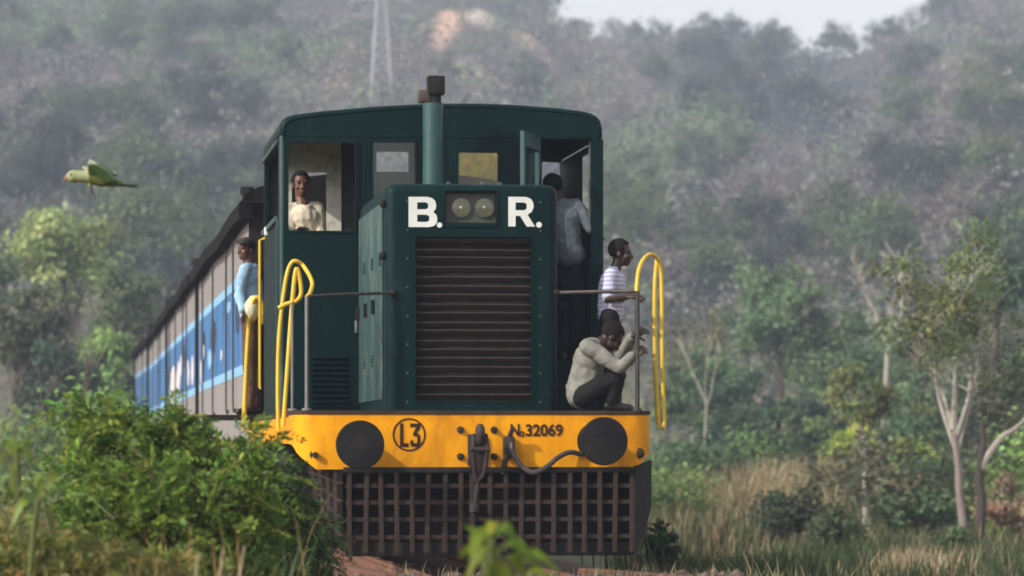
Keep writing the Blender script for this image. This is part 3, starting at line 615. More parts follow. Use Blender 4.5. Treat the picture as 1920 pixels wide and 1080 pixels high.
MIXG = lambda g, n, u, d: np.where((g.random((n, 1)) < .45), jitter((.25, .205, .115), n, g, .3), jitter((.07, .09, .032), n, g, .3))
grass('tall_dry_grass', 2600, pxband(1215, 1330, 88, 97, 24), (.6, 1.7), STRAW, 31, .022)
grass('tall_dry_grass', 2500, pxband(1370, 1610, 84, 96, 34), (.8, 2.1), STRAW, 41, .022)
grass('tall_dry_grass', 1300, pxband(1230, 1420, 66, 78, 20), (.4, 1.0), MIXG, 32, .018)
grass('field_grass', 5000, pxband(1180, 1960, 44, 84, 160), (.15, .55), MIXG, 33, .016)
grass('field_grass', 7000, pxband(1225, 1460, 34, 46, 60), (.3, .8), GREENS, 34, .010, 'leaf')
grass('field_grass', 4500, pxband(1460, 1960, 44, 66, 70), (.2, .7), GREENS, 42, .014, 'leaf')
grass('tall_dry_grass', 900, pxband(1660, 1940, 52, 64, 16), (.3, .8), MIXG, 35, .014)
grass('tall_dry_grass', 700, pxband(1690, 1770, 46, 52, 7), (.4, .8), lambda g, n, u, d: jitter((.40, .32, .20), n, g, .2), 36, .012)
grass('field_grass', 9000, pxband(-150, 460, 45, 110), (.3, .9), MIXG, 37, .018)
grass('verge_weeds', 2500, lambda g, n: (lambda X, Y: (X * 0 + ((X - CX) * CS - (Y - CY) * SN), (X - CX) * SN + (Y - CY) * CS))(1.9 + 1.4 * g.random(n), -9 + 14 * g.random(n)), (.12, .35), MIXG, 38, .007)
grass('track_weeds', 900, lambda g, n: (lambda X, Y: ((X - CX) * CS - (Y - CY) * SN, (X - CX) * SN + (Y - CY) * CS))(-1.5 + 3.6 * g.random(n), -3.2 + 2.6 * g.random(n)), (.06, .24), MIXG, 45, .006)
grass('verge_weeds', 1400, lambda g, n: (lambda X, Y: ((X - CX) * CS - (Y - CY) * SN, (X - CX) * SN + (Y - CY) * CS))(-3.6 + 1.5 * g.random(n), -9 + 10 * g.random(n)), (.12, .4), MIXG, 39, .007)

# ------------------------------------------------------------------ railway track
trk = empty('railway_track', (0, 0, 0), 'rusty railway track running under the locomotive', 'railway track', kind='structure')
for X in (-.535, .535):
    mb = MB(); prof = [(-.06, -.14), (.06, -.14), (.06, -.125), (.012, -.11), (.012, -.035), (.034, -.03), (.034, 0), (-.034, 0), (-.034, -.03), (-.012, -.035), (-.012, -.11), (-.06, -.125)]
    mb.prism([(X + a, b) for a, b in prof], lambda u, v, t: (u, t, v), -34, 70); mb.build('rail', M['rail'], trk, 0)
s0 = MB().box(-1.15, 1.15, -.12, .12, -.28, -.142, .02).build('sleeper', M['sleeper'], trk); s0.location = (0, -12.2, 0)
for k in range(1, 26): again(s0, (random.uniform(-.04, .04), -12.2 + .66 * k, random.uniform(-.006, .006)), trk, (0, 0, random.uniform(-.015, .015)))
g = np.random.default_rng(3); mb = MB()
for k in range(1700):
    t = bmesh.new(); bmesh.ops.create_icosphere(t, subdivisions=1, radius=1); x, y = g.uniform(-1.75, 1.9), g.uniform(-8.5, 1.2)
    if min(abs(x - .535), abs(x + .535)) < .06: t.free(); continue
    s = g.uniform(.025, .062); z = float(gz(x, y)) + s * .3 + g.uniform(-.02, .03)
    for v in t.verts: v.co = Vector((x, y, z)) + v.co * s * g.uniform(.65, 1.2)
    bmesh.ops.delete(t, geom=t.verts[::5][:1], context='VERTS') if False else None
    for f in t.faces: pass
    me = bpy.data.meshes.new('t'); t.to_mesh(me); t.free(); mb.bm.from_mesh(me); bpy.data.meshes.remove(me)
tag(mb.build('ballast_stones', M['stone'], None, 0), kind='stuff')
for i, pts in enumerate(([A3(588, 1057, -.9), A3(660, 1067, -1.5), A3(735, 1081, -2.3)], [A3(1088, 1070, -1.1), A3(1190, 1077, -1.3), A3(1300, 1086, -1.6)])):
    mb = MB(); P3 = [p - Vector((0, 0, .03)) for p in pts]
    for a, b in zip(P3, P3[1:]): mb.bar(a, b + (b - a).normalized() * .05, .16, .10, bev=.015)
    o = mb.build('old_sleeper', M['sleeper']); tag(o, ['rust red sleeper lying beside the track left of the pilot', 'rust red sleeper lying beside the track right of the pilot'][i], 'sleeper')

# ------------------------------------------------------------------ locomotive
loco = empty('diesel_locomotive', (0, 0, 0), 'dark green diesel locomotive with yellow buffer beam heading the train', 'locomotive')
HY, HB, CB = .5, 2.95, 5.45                        # hood front, cab front, cab rear
# buffer beam: a plate that turns round the corners
plan = [(-1.411, .95, 0), (-1.411, .55, .1), (-1.411, .20, .3)]
plan += [(-1.411 + .16 * (1 - math.cos(R(a))), .20 - .20 * math.sin(R(a)), .3 + .7 * a / 90) for a in (22, 45, 67, 90)]
plan += [(x, 0, 1) for x in (-1.05, -.6, 0, .6, 1.07)]
plan += [(1.43 - .16 * (1 - math.cos(R(a))), .20 - .20 * math.sin(R(a)), .3 + .7 * a / 90) for a in (90, 67, 45, 22)] + [(1.43, .20, .3), (1.43, .55, .1), (1.43, .95, 0)]
mb = MB(); bm = mb.bm; ring = []
for i, (x, y, k) in enumerate(plan):
    a, b = Vector(plan[max(i - 1, 0)][:2]), Vector(plan[min(i + 1, len(plan) - 1)][:2]); n = Vector(((b - a).y, -(b - a).x)).normalized() * -.03
    zb = .985 - .203 * k ** 1.4
    ring.append([bm.verts.new(q) for q in ((x, y, zb), (x, y, 1.213), (x + n.x, y + n.y, 1.213), (x + n.x, y + n.y, zb))])
for a, b in zip(ring, ring[1:]):
    for k in range(4): bm.faces.new((a[k], a[(k + 1) % 4], b[(k + 1) % 4], b[k]))
bm.faces.new(ring[0]); bm.faces.new(ring[-1])
beam = mb.build('buffer_beam', M['yellow'], loco, 40)
mb = MB(); mb.prism([(-1.42, .95)] + [(x * 1.004, y - .008) for x, y, k in plan] + [(1.44, .95)], lambda u, v, t: (u, v, t), 1.216, 1.246); mb.build('beam_top_edge', M['rust'], loco, 0)
MB().box(-1.40, 1.42, .96, 6.6, 1.20, 1.244).build('footplate', M['rust'], loco)
for X in (-1.411, 1.39): MB().box(X, X + .02, .952, 6.62, .985, 1.198).box(X - .005, X + .025, .95, 6.62, .985, 1.0).build('side_sill', M['yellow'], loco)
mb = MB()
for k in range(7): mb.box(-1.44, -1.405, 4.7 + .28 * k, 4.73 + .28 * k, .93, 1.10)
mb.box(-1.46, -1.40, 4.6, 6.6, 1.095, 1.12).box(-1.46, -1.40, 4.6, 6.6, .915, .935); mb.build('side_step', M['rail_yellow'], loco)
# hood with recesses for radiator and lamps
hx0, hx1, hz1 = -.664, .738, 3.075
t = bmesh.new(); bmesh.ops.create_cube(t, size=1)
for v in t.verts: v.co = Vector(((hx0 + hx1) / 2 + v.co.x * (hx1 - hx0), (HY + HB) / 2 + v.co.y * (HB - HY), (1.248 + hz1) / 2 + v.co.z * (hz1 - 1.248)))
ed = [e for e in t.edges if all(v.co.z > 2 for v in e.verts) and not all(v.co.y > 2 for v in e.verts) or (abs(e.verts[0].co.z - e.verts[1].co.z) > 1 and e.verts[0].co.y < 2)]
bmesh.ops.bevel(t, geom=ed, offset=.085, segments=5, affect='EDGES', profile=.5)
me = bpy.data.meshes.new('hood'); t.to_mesh(me); t.free()
gx0, gz1_ = at(780, 444, HY); gx1, gz0_ = at(997, 752, HY); lx0, lz1 = at(836, 360, HY); lx1, lz0 = at(931, 418, HY)
cut = MB().box(gx0, gx1, HY - .2, HY + .13, gz0_, gz1_).box(lx0, lx1, HY - .2, HY + .10, lz0, lz1).build('cutter', None, None, 0)
me = bake(me, [('BOOLEAN', dict(object=cut, operation='DIFFERENCE', solver='EXACT'))], 'hood'); bpy.data.objects.remove(cut)
me.materials.clear(); me.shade_smooth(); me.set_sharp_from_angle(angle=R(35)); link('hood', me, M['green'], loco)
MB().box(gx0 + .002, gx1 - .002, HY + .108, HY + .126, gz0_ + .002, gz1_ - .002).build('radiator_core', M['dark'], loco)
fr = MB(); e = .014
for a in ((gx0 - e, gx0, gz0_ - e, gz1_ + e), (gx1, gx1 + e, gz0_ - e, gz1_ + e), (gx0, gx1, gz1_, gz1_ + e), (gx0, gx1, gz0_ - e, gz0_)): fr.box(a[0], a[1], HY - .008, HY + .004, a[2], a[3])
fr.build('radiator_frame', M['green'], loco)
NS = 18; ph = (gz1_ - gz0_) / NS
sm = MB().bar((gx0 + .003, HY + .05, 0), (gx1 - .003, HY + .05, 0), .062, .007, up=(0, .55, .83), bev=.002).build('radiator_slat', M['slat'], loco)
sm.location = (0, 0, gz0_ + ph * .5)
for k in range(1, NS): again(sm, (0, random.uniform(-.004, .004), gz0_ + ph * (k + .5)), loco, (random.uniform(-.05, .05) * .3, random.uniform(-.0015, .0015), 0))
# headlights
hl = MB().box(lx0 + .002, lx1 - .002, HY + .05, HY + .098, lz0 + .002, lz1 - .002).build('headlight_panel', M['lampback'], loco)
for px in (864, 908):
    x, z = at(px, 389, HY + .05); rr = .083
    mb = MB(); mb.lathe((x, HY + .05, z), (0, -1, 0), [(0, rr), (.018, rr), (.018, rr * .86), (.002, rr * .86)], 28); h = mb.build('headlight', M['lampback'], loco)
    MB().lathe((x, HY + .049, z), (0, -1, 0), [(.002, .012), (.003, rr * .3), (.006, rr * .6), (.014, rr * .85)], 28).build('reflector', M['reflector'], h)
    MB().ball((x, HY + .038, z), .013).build('bulb', M['white_paint'], h)
    MB().lathe((x, HY + .034, z), (0, -1, 0), [(0, rr * .84), (.004, rr * .7), (.008, rr * .35), (.009, 0)], 28).build('lens', M['lens'], h)
fr = MB(); x0, x1, z0, z1 = lx0 - .02, lx1 + .012, lz0 - .035, lz1 + .02
for a in ((x0, x0 + .012, z0, z1), (x1 - .012, x1, z0, z1), (x0 + .012, x1 - .012, z1 - .012, z1), (x0 + .012, x1 - .012, z0, z0 + .012)): fr.box(a[0], a[1], HY - .012, HY + .004, a[2], a[3], .003)
fr.build('headlight_frame', M['green'], loco)
# hood side doors, hinges, latches, roof fittings
for i, (y0, y1) in enumerate(((.66, 1.38), (1.40, 2.12), (2.14, 2.88))):
    d = MB().box(hx0 - .014, hx0 - .001, y0, y1, 1.34, 2.93, .005).build('hood_door', M['green_dusty'], loco)
    mb = MB()
    for z in (1.62, 2.42): mb.box(hx0 - .036, hx0 - .013, y0 + .03, y0 + .055, z, z + .10)
    mb.build('hinge', M['green_dusty'], d); MB().box(hx0 - .045, hx0 - .013, y1 - .09, y1 - .05, 2.05, 2.17, .006).build('latch', M['dark'], d)
for py in (382, 480): x, z = at(717, py, HY + .08); MB().ball((x, HY + .06, z), (.03, .03, .035)).build('hood_catch', M['dark'], loco)
mb = MB()
for px in (842, 905, 938): x, z = at(px, 340, .7); mb.lathe((x, .72, hz1 - .005), (0, 0, 1), [(0, .02), (.028, .02), (.032, .012)], 8)
mb.build('hood_bolt', M['green_pipe'], loco)
rv = MB().lathe((0, 0, 0), (0, -1, 0), [(0, .010), (.006, .009), (.008, 0)], 8).build('hood_rivet', M['green_dusty'], loco); rv.location = (gx0 - .07, HY - .001, 1.32)
for k in range(1, 16): again(rv, ((gx0 - .07, gx1 + .07)[k % 2], HY - .001, 1.32 + (k // 2) * .23), loco)
GL = {'B': [[(0, 0), (.70, 0), (.88, .04), (.98, .14), (1, .27), (.97, .40), (.86, .5), (.94, .6), (.96, .73), (.92, .87), (.82, .96), (.66, 1), (0, 1)], [(.30, .17), (.62, .17), (.72, .22), (.72, .36), (.62, .41), (.30, .41)], [(.30, .59), (.6, .59), (.68, .64), (.68, .77), (.6, .82), (.30, .82)]],
      'R': [[(0, 0), (.27, 0), (.27, .36), (.44, .36), (.69, 0), (1, 0), (.72, .40), (.88, .5), (.95, .66), (.93, .82), (.84, .94), (.66, 1), (0, 1)], [(.27, .55), (.6, .55), (.69, .61), (.69, .76), (.6, .81), (.27, .81)]],
      'L': [[(0, 0), (1, 0), (1, .16), (.38, .16), (.38, 1), (0, 1)]],
      '3': [[(0, .84), (0, 1), (1, 1), (1, .80), (.68, .60), (.9, .54), (1, .42), (1, .14), (.86, .02), (.7, 0), (.3, 0), (.14, .02), (0, .14), (0, .28), (.3, .28), (.34, .16), (.66, .16), (.7, .24), (.7, .38), (.6, .46), (.3, .46), (.3, .6), (.6, .84)]],
      '.': [[(.5 + .5 * math.cos(R(k * 30)), .5 + .5 * math.sin(R(k * 30))) for k in range(12)]]}
def glyph(ch, px0, px1, py0, py1, Y, mat, name):
    x0, z1 = at(px0, py0, Y); x1, z0 = at(px1, py1, Y); lp = [[(x0 + u * (x1 - x0), z0 + v * (z1 - z0)) for u, v in l] for l in GL[ch]]
    MB().plate(lp[0], lp[1:], lambda u, v, t: (u, Y - .001 - t, v), .003).build(name, M[mat], loco, 0)
glyph('B', 766, 820, 369, 426, HY, 'white_paint', 'letter'); glyph('.', 819, 829, 417, 427, HY, 'white_paint', 'full_stop')
glyph('R', 953, 1003, 369, 425, HY, 'white_paint', 'letter'); glyph('.', 1005, 1016, 416, 427, HY, 'white_paint', 'full_stop')
# exhaust
ex, _ = at(812, 300, 2.6); zt = at(812, 194, 2.6)[1]
MB().lathe((ex, 2.6, hz1 - .03), (0, 0, 1), [(0, .115), (.04, .115), (.045, .09), (zt - hz1 + .03, .09), (zt - hz1 + .03, .075)], 24).build('exhaust_stack', M['green_pipe'], loco)
ex2 = at(816, 170, 2.6)[0]; z1 = at(816, 143, 2.6)[1]
mb = MB(); mb.lathe((ex2, 2.6, zt - .02), (0, 0, 1), [(0, .052), (.12, .052)], 16); mb.box(ex2 - .068, ex2 + .078, 2.53, 2.67, zt + .075, z1, .008); mb.build('exhaust_cap', M['dark'], loco)
mb = MB(); x = at(795, 178, 2.62)[0]; mb.box(x - .05, x + .055, 2.56, 2.68, zt + .005, zt + .115, .012); mb.build('exhaust_flap', pm('sooty_steel', (.05, .035, .03), (.09, .065, .055), 14, .8, bump=.2), loco)
# cab shell
prof = [at(x, y, HB) for x, y in ((525, 256), (525, 240), (526, 231), (530, 224), (538, 218), (552, 214), (600, 208), (700, 199), (770, 195), (830, 193), (900, 193), (960, 195), (1050, 202), (1095, 208), (1111, 212), (1121, 218), (1127, 226), (1130, 237), (1131, 256))]
xl, xr = prof[0][0], prof[-1][0]; zc = 1.248; cx0 = (xl + xr) / 2
out = [(xl, zc)] + prof + [(xr, zc)]
W1, W2, W3 = pxrect(538, 668, 264, 436, HB, .03), pxrect(699, 787, 265, 372, HB, .02), pxrect(858, 936, 284, 372, HB, .02)
DR = [at(1016, 257, HB), at(1108, 257, HB), (at(1108, 0, HB)[0], 1.72), (at(1016, 0, HB)[0], 1.72)]
ins = [(cx0 + (x - cx0) * .972, z - (.045 if z > 2 else 0)) for x, z in out]
MB().plate(ins, [W1, W2, W3, DR], XZ(HB - .008), .04).build('cab_front_wall', M['green'], loco, 0)
mb = MB(); bm = mb.bm; rows = []
for k, y, dz in ((.970, HB - .010, -.047), (.984, HB - .006, -.020), (.995, HB + .012, -.006), (1.0, HB + .05, 0), (1.0, CB - .02, 0), (.985, CB + .02, -.02)):
    rows.append([bm.verts.new((cx0 + (x - cx0) * k, y, z + dz)) for x, z in prof])
for a, b in zip(rows, rows[1:]):
    for i in range(len(a) - 1): bm.faces.new((a[i], a[i + 1], b[i + 1], b[i]))
me = mb.mesh('cab_roof', 60); me = bake(me, [('SOLIDIFY', dict(thickness=.03, offset=-1))], 'cab_roof'); bm = bmesh.new(); bm.from_mesh(me); bmesh.ops.recalc_face_normals(bm, faces=bm.faces[:]); bm.to_mesh(me); bm.free()
link('cab_roof', me, M['green'], loco)
zs = prof[0][1]
sidewin = rect(3.2, 5.35, 2.98, zs - .05, .04)
for X, nm in ((xl, 0), (xr - .04, 1)):
    MB().plate(rect(HB + .034, CB - .034, zc, zs - .002), [sidewin] if nm == 0 else [rect(3.5, 4.2, 2.95, 3.6, .04)], YZ(X), .04).build('cab_side_wall', M['green'], loco, 0)
for X in (xl - .002, xr - .046): MB().box(X, X + .048, HB - .006, HB + .032, zc, zs + .01, .012, 3).build('corner_post', M['green_dusty'] if X < 0 else M['green'], loco)
mb = MB(); mb.box(xl - .022, xl - .001, 3.12, 3.18, 1.9, 2.95).box(xl - .03, xl - .001, 3.15, 5.34, 2.93, 2.975, .004).box(xl - .024, xl - .001, 3.15, 5.34, zs - .045, zs - .012, .004); mb.build('side_window_frame', M['green_dusty'], loco)
x_, z_ = at(503, 437, 4.9); MB().box(xl - .04, xl - .003, 4.6, 4.68, z_ - .04, z_ + .04, .01).build('marker_lamp', M['white_paint'], loco)
MB().tube([(xl - .04, 5.2, 1.5), (xl - .05, 5.2, 1.52), (xl - .05, 5.2, 2.88), (xl - .002, 5.2, 2.9)], .014, 6).build('cab_grab_rail', M['rail_yellow'], loco)
# rear wall, its openings, lining
RW4 = pxrect(861, 933, 286, 390, CB - .04, .015); RW2, RW3, RW1 = pxrect(706, 766, 284, 385, CB - .04, .02), pxrect(1016, 1064, 303, 440, CB - .04, .02), pxrect(546, 613, 322, 445, CB - .04, .01)
rprof = [(cx0 + (x - cx0) * .985, z - .034) for x, z in prof]
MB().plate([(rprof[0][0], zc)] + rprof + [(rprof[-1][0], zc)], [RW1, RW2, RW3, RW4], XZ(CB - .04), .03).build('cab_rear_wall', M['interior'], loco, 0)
lin = [at(535, 440, CB - .06), at(535, 268, CB - .06), at(640, 268, CB - .06), at(640, 440, CB - .06)]
MB().plate(lin, [pxrect(547, 612, 323, 438, CB - .06)], XZ(CB - .062), .018).build('cab_lining', M['cream'], loco, 0)
(a, b), (c, d) = at(859, 284, CB - .03), at(935, 392, CB - .03); MB().box(a, c, CB - .006, CB - .001, d, b).build('amber_rear_pane', M['amber'], loco)
MB().box(xl + .05, xr - .05, HB + .04, CB - .05, 1.68, 1.715).build('cab_floor', M['dark'], loco)
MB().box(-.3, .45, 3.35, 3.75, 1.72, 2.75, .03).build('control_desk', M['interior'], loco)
for Wn, wy, pxs in (('window_pane', HB + .012, (699, 787, 265, 372)), ('window_pane', HB + .012, (858, 936, 284, 372))):
    (a, b), (c, d) = at(pxs[0], pxs[2], HB), at(pxs[1], pxs[3], HB); MB().box(a - .01, c + .01, wy, wy + .005, d - .01, b + .01).build(Wn, M['glass'], loco)
def frame(name, pxs, Y, wd, mat, proud=.012, par=loco):
    (a, b), (c, d) = at(pxs[0], pxs[2], Y), at(pxs[1], pxs[3], Y)
    return MB().plate(rect(a - wd, c + wd, d - wd, b + wd, .02), [rect(a, c, d, b, .015)], XZ(Y - proud), proud - .001).build(name, mat, par, 0)
frame('window_frame', (700, 786, 266, 371), HB - .008, .022, M['green']); frame('window_frame', (859, 935, 285, 371), HB - .008, .022, M['green'])
# left cab door with window and louvres
(a, b), (c, d) = at(531, 257, HB), at(673, 764, HB)
door = MB().plate(rect(a, c, d, b, .03), [pxrect(540, 666, 266, 434, HB, .03)], XZ(HB - .024), .014).build('cab_door', M['green'], loco, 0)
frame('door_window_frame', (541, 665, 267, 433), HB - .024, .016, M['green'], par=door)
(a, b), (c, d) = at(585, 668, HB), at(655, 762, HB); nL = 9; ph = (b - d) / nL
lv = MB().bar((a, HB - .036, 0), (c, HB - .036, 0), .05, .006, up=(0, .6, .8)).build('louvre_slat', M['green'], door); lv.location = (0, 0, d + ph * .5)
for k in range(1, nL): again(lv, (0, 0, d + ph * (k + .5)), door)
x, z = at(667, 612, HB); MB().box(x - .012, x + .012, HB - .065, HB - .024, z - .06, z + .05, .006).build('door_handle', M['grey_steel'], door)
for q in ((683, 264, 770), (692, 262, 345), (845, 262, 343), (950, 262, 343), (984, 262, 343)):
    a, b = at(q[0], q[1], HB), at(q[0], q[2], HB); MB().box(a[0] - .006, a[0] + .006, HB - .013, HB - .007, b[1], a[1], .002).build('seam_strip', M['green'], loco)
a, b = at(540, 254, HB), at(1112, 254, HB); MB().box(a[0], b[0], HB - .014, HB - .007, a[1] - .006, a[1] + .006, .002).build('seam_strip', M['green'], loco)
for q in ((745, 758, 436), (1003, 1035, 436)):
    a, b = at(q[0], q[2], HY), at(q[1], q[2], HY); MB().box(a[0], b[0], HY - .004, HY + .003, a[1] - .005, a[1] + .005, .001).build('seam_strip', M['green'], loco)
# right-hand door, swung open towards the hood
hx, ztop = at(1016, 256, HB); a_ = R(112); dv = Vector((math.cos(a_), -math.sin(a_), 0)); nv = Vector((dv.y, -dv.x, 0))
fnD = lambda u, v, t: Vector((hx - .012, HB - .02, 0)) + dv * u + nv * t + Vector((0, 0, v))
od = MB().plate(rect(0, .58, 1.75, ztop), [rect(.07, .51, 2.75, ztop - .13, .02)], fnD, .035).build('open_cab_door', M['green_pipe'], loco, 0)
MB().plate(rect(.065, .515, 2.745, ztop - .125), [], lambda u, v, t: fnD(u, v, .014 + t), .005).build('door_pane', M['glass'], od, 0)
x0, z1 = at(1108, 264, HB); MB().box(x0 - .012, x0 + .012, HB + .04, HB + .06, at(1108, 412, HB)[1], z1).build('door_edge_strip', M['grey_steel'], loco)
# handrails
mb = MB(); mb.tube([A3(575, 556, .12), A3(640, 552, .25), A3(737, 549, .49)], .013, 8); mb.build('cross_handrail', M['dark_steel'], loco)
mb = MB(); mb.tube([A3(1194, 546, .12), A3(1120, 547, .3), A3(1044, 549, .49)], .015, 8); mb.build('cross_handrail', M['dark_steel'], loco)
for px, py, Y, r_ in ((575, 556, .12, .015), (1195, 546, .12, .019), (548, 566, .4, .012), (1163, 640, .6, .014)):
    p = A3(px, py, Y); MB().tube([p, Vector((p.x, p.y, 1.245))], r_, 8).lathe((p.x, p.y, 1.246), (0, 0, 1), [(0, .04), (.015, .04), (.02, .025)], 10).build('handrail_post', M['grey_steel'] if px < 700 else M['dark_steel'], loco)
for px in (737, 1044): x, z = at(px, 549, .49); MB().ball((x, .485, z), .03).build('handrail_bracket', M['dark'], loco)
def yrail(pts, Y, r_=.017, bot=None):
    P3 = [A3(px, py, Y if not isinstance(Y, (list, tuple)) else Y[i]) for i, (px, py) in enumerate(pts)]
    MB().tube(smooth_curve(P3, 5), r_, 8).build('yellow_handrail', M['rail_yellow'], loco, 60)
yrail([(522, 806), (521, 740), (522, 660), (527, 590), (537, 520), (546, 494), (556, 490), (570, 500), (585, 528), (582, 548), (575, 557)], [.8] * 8 + [.5, .2, .12])
yrail([(531, 800), (537, 720), (544, 620), (550, 545), (555, 506), (560, 512), (565, 548), (556, 564), (537, 570), (522, 578)], .62, .018)
yrail([(457, 806), (460, 730), (464, 650), (469, 588), (475, 564), (484, 558), (491, 574), (490, 608)], 6.3, .022)
yrail([(1193, 547), (1197, 510), (1206, 487), (1219, 477), (1232, 484), (1239, 506), (1241, 560), (1242, 690), (1245, 792), (1238, 801)], [.12, .2, .3, .4, .45, .5, .5, .5, .5, .4], .017)
yrail([(1232, 486), (1228, 540), (1228, 640), (1231, 740), (1234, 796)], .75, .019)
# buffers
for px, py in ((675, 834), (1132, 827)):
    x, z = at(px, py, -.42)
    b = MB().lathe((x, 0, z), (0, -1, 0), [(.001, .15), (.03, .15), (.035, .105), (.22, .10), (.22, .07), (.40, .07)], 28).build('buffer', M['black'], loco)
    MB().lathe((x, 0, z), (0, -1, 0), [(.395, .07), (.405, .184), (.425, .190), (.440, .182), (.446, .12), (.448, 0)], 40).build('buffer_head', M['black'], b)
# coupling
x, z = at(893, 838, 0)
mb = MB(); mb.box(x - .07, x + .07, -.03, -.001, z - .15, z + .10, .008); mb.tube(smooth_curve([(x, -.0, z), (x, -.18, z + .01), (x, -.27, z + .05), (x, -.30, z + .11), (x, -.26, z + .15), (x, -.21, z + .12)], 4), .035, 8); mb.build('draw_hook', M['rustdark'], loco)
mb = MB()
for dx in (-.045, .045): mb.tube(smooth_curve([(x + dx, -.24, z + .10), (x + dx * 1.2, -.28, z - .02), (x + dx * .8, -.22, z - .20), (x - .02, -.2, z - .27)], 4), .018, 8)
mb.tube([(x - .075, -.28, z - .02), (x + .075, -.28, z - .02)], .022, 8).tube([(x, -.2, z - .2), (x - .03, -.18, z - .46)], .02, 8).lathe((x - .035, -.18, z - .44), (-.06, 0, -1), [(0, .02), (.01, .04), (.07, .04), (.08, 0)], 10); mb.build('screw_coupling', M['rustdark'], loco)
for px, py in ((863, 806), (926, 806), (863, 856), (926, 856)):
    p = A3(px, py, 0); MB().lathe((p.x, -.001, p.z), (0, -1, 0), [(0, .03), (.012, .03), (.014, .018), (.04, .017), (.045, 0)], 6).build('beam_bolt', M['rust'], loco)
for px, py in ((590, 853), (1197, 850)): p = A3(px, py, .05); MB().lathe((p.x, .03, p.z), (0, -1, 0), [(0, .045), (.02, .045), (.022, .025), (.07, .024), (.075, 0)], 8).build('step_bolt', M['rust'], loco)
p = A3(953, 842, -.05)
mb = MB(); mb.box(p.x - .04, p.x + .05, -.09, -.001, p.z - .07, p.z + .10, .015).tube([p + Vector((0, 0, .08)), p + Vector((.03, -.06, .17))], .018, 8).tube([p + Vector((-.02, -.03, -.05)), p + Vector((-.05, -.05, -.2))], .022, 8); mb.build('brake_cock', M['rustdark'], loco)
mb = MB(); mb.tube(smooth_curve([A3(958, 822, -.06), A3(962, 850, -.1), A3(978, 874, -.14), A3(1000, 886, -.16), A3(1024, 876, -.14), A3(1046, 858, -.1), A3(1068, 848, -.06), A3(1090, 852, -.02)], 6), .021, 10); mb.build('brake_hose', pm('brake_hose_rubber', (.035, .03, .03), (.08, .07, .07), 10, .55), loco)
# beam lettering
x, z = at(767, 815, 0); mb = MB(); mb.lathe((x, -.001, z), (0, -1, 0), [(0, .118), (0, .131), (.003, .131), (.003, .118), (0, .118)], 40, False)
mb.build('number_ring', M['ink'], loco, 0)
glyph('L', 750, 766, 794, 838, 0, 'ink', 'letter'); glyph('3', 769, 788, 794, 838, 0, 'ink', 'numeral')
fit_text('N', 957, 974, 795, 818, -.004, M['ink'], 'letter', loco, .02); fit_text('o', 974, 983, 808, 819, -.004, M['ink'], 'letter', loco, .015); fit_text('32069', 986, 1055, 795, 818, -.004, M['ink'], 'number', loco, .022)
# pilot of flat bars
PY = -.10; xs = [at(655 + 29.4 * k, 900, PY)[0] for k in range(19)]; zt_, zb_ = at(800, 884, PY)[1], at(800, 1036, PY)[1]
vb = MB().bar((0, 0, zb_), (0, 0, zt_), .036, .016, up=(0, 1, 0), bev=.002).build('pilot_upright', M['rust'], loco); vb.location = (xs[0], PY, 0)
for x in xs[1:]: again(vb, (x + random.uniform(-.012, .012), PY + random.uniform(-.006, .006), 0), loco, (random.uniform(-.02, .02), random.uniform(-.022, .022), 0))
hbm = MB().bar((xs[0] - .03, 0, 0), (xs[-1] + .03, 0, 0), .034, .014, up=(0, 1, 0), bev=.002).build('pilot_crossbar', M['rust'], loco); hbm.location = (0, PY + .02, at(800, 911, PY)[1])
for py in (942, 974, 1007): again(hbm, (0, PY + .02 + random.uniform(-.003, .003), at(800, py, PY)[1]), loco, (0, random.uniform(-.003, .003), 0))
xL, xR = xs[0], xs[-1]
MB().box(xL - .03, xR + .03, PY + .032, PY + .05, zb_ - .03, at(800, 1018, PY)[1], .004).build('pilot_blade', M['dark'], loco)
MB().box(xL - .04, xR + .04, PY - .02, .10, zt_ - .01, .80, .004).build('pilot_top_beam', M['dark'], loco)
def quad_plate(name, pts, th, mat):
    mb = MB(); P = [Vector(p) for p in pts]; n = (P[1] - P[0]).cross(P[2] - P[0]).normalized() * th; bm = mb.bm
    a = [bm.verts.new(p) for p in P]; b = [bm.verts.new(p + n) for p in P]; bm.faces.new(a); bm.faces.new(b[::-1])
    for i in range(len(P)): bm.faces.new((a[i], a[(i + 1) % len(P)], b[(i + 1) % len(P)], b[i]))
    return mb.build(name, mat, loco, 0)
quad_plate('pilot_wing', [A3(641, 882, PY + .04), A3(641, 1034, PY + .04), A3(632, 990, .16), A3(598, 955, .54), A3(574, 872, .66)], .012, M['black_edge'])
for f_ in (.18, .40, .62, .84):
    tp = A3(641, 880, PY).lerp(A3(574, 872, .60), f_); bt = A3(641, 1034, PY).lerp(A3(585, 925, .60), f_); MB().bar(tp, bt, .034, .014, up=(.4, 1, 0), bev=.002).build('pilot_upright', M['rust'], loco)
for f_ in (.18, .40, .61, .82):
    a = A3(641, 880, PY).lerp(A3(641, 1034, PY), f_); b = A3(574, 872, .60).lerp(A3(588, 932, .60), f_); b = a.lerp(b, 1 - .35 * f_); MB().bar(a, b, .034, .012, up=(0, 0, 1), bev=.002).build('pilot_crossbar', M['rust'], loco)
quad_plate('pilot_wing', [A3(1188, 874, PY), A3(1190, 1034, PY), A3(1206, 1000, .25), A3(1219, 950, .6), A3(1219, 862, .6)], .012, M['dark'])
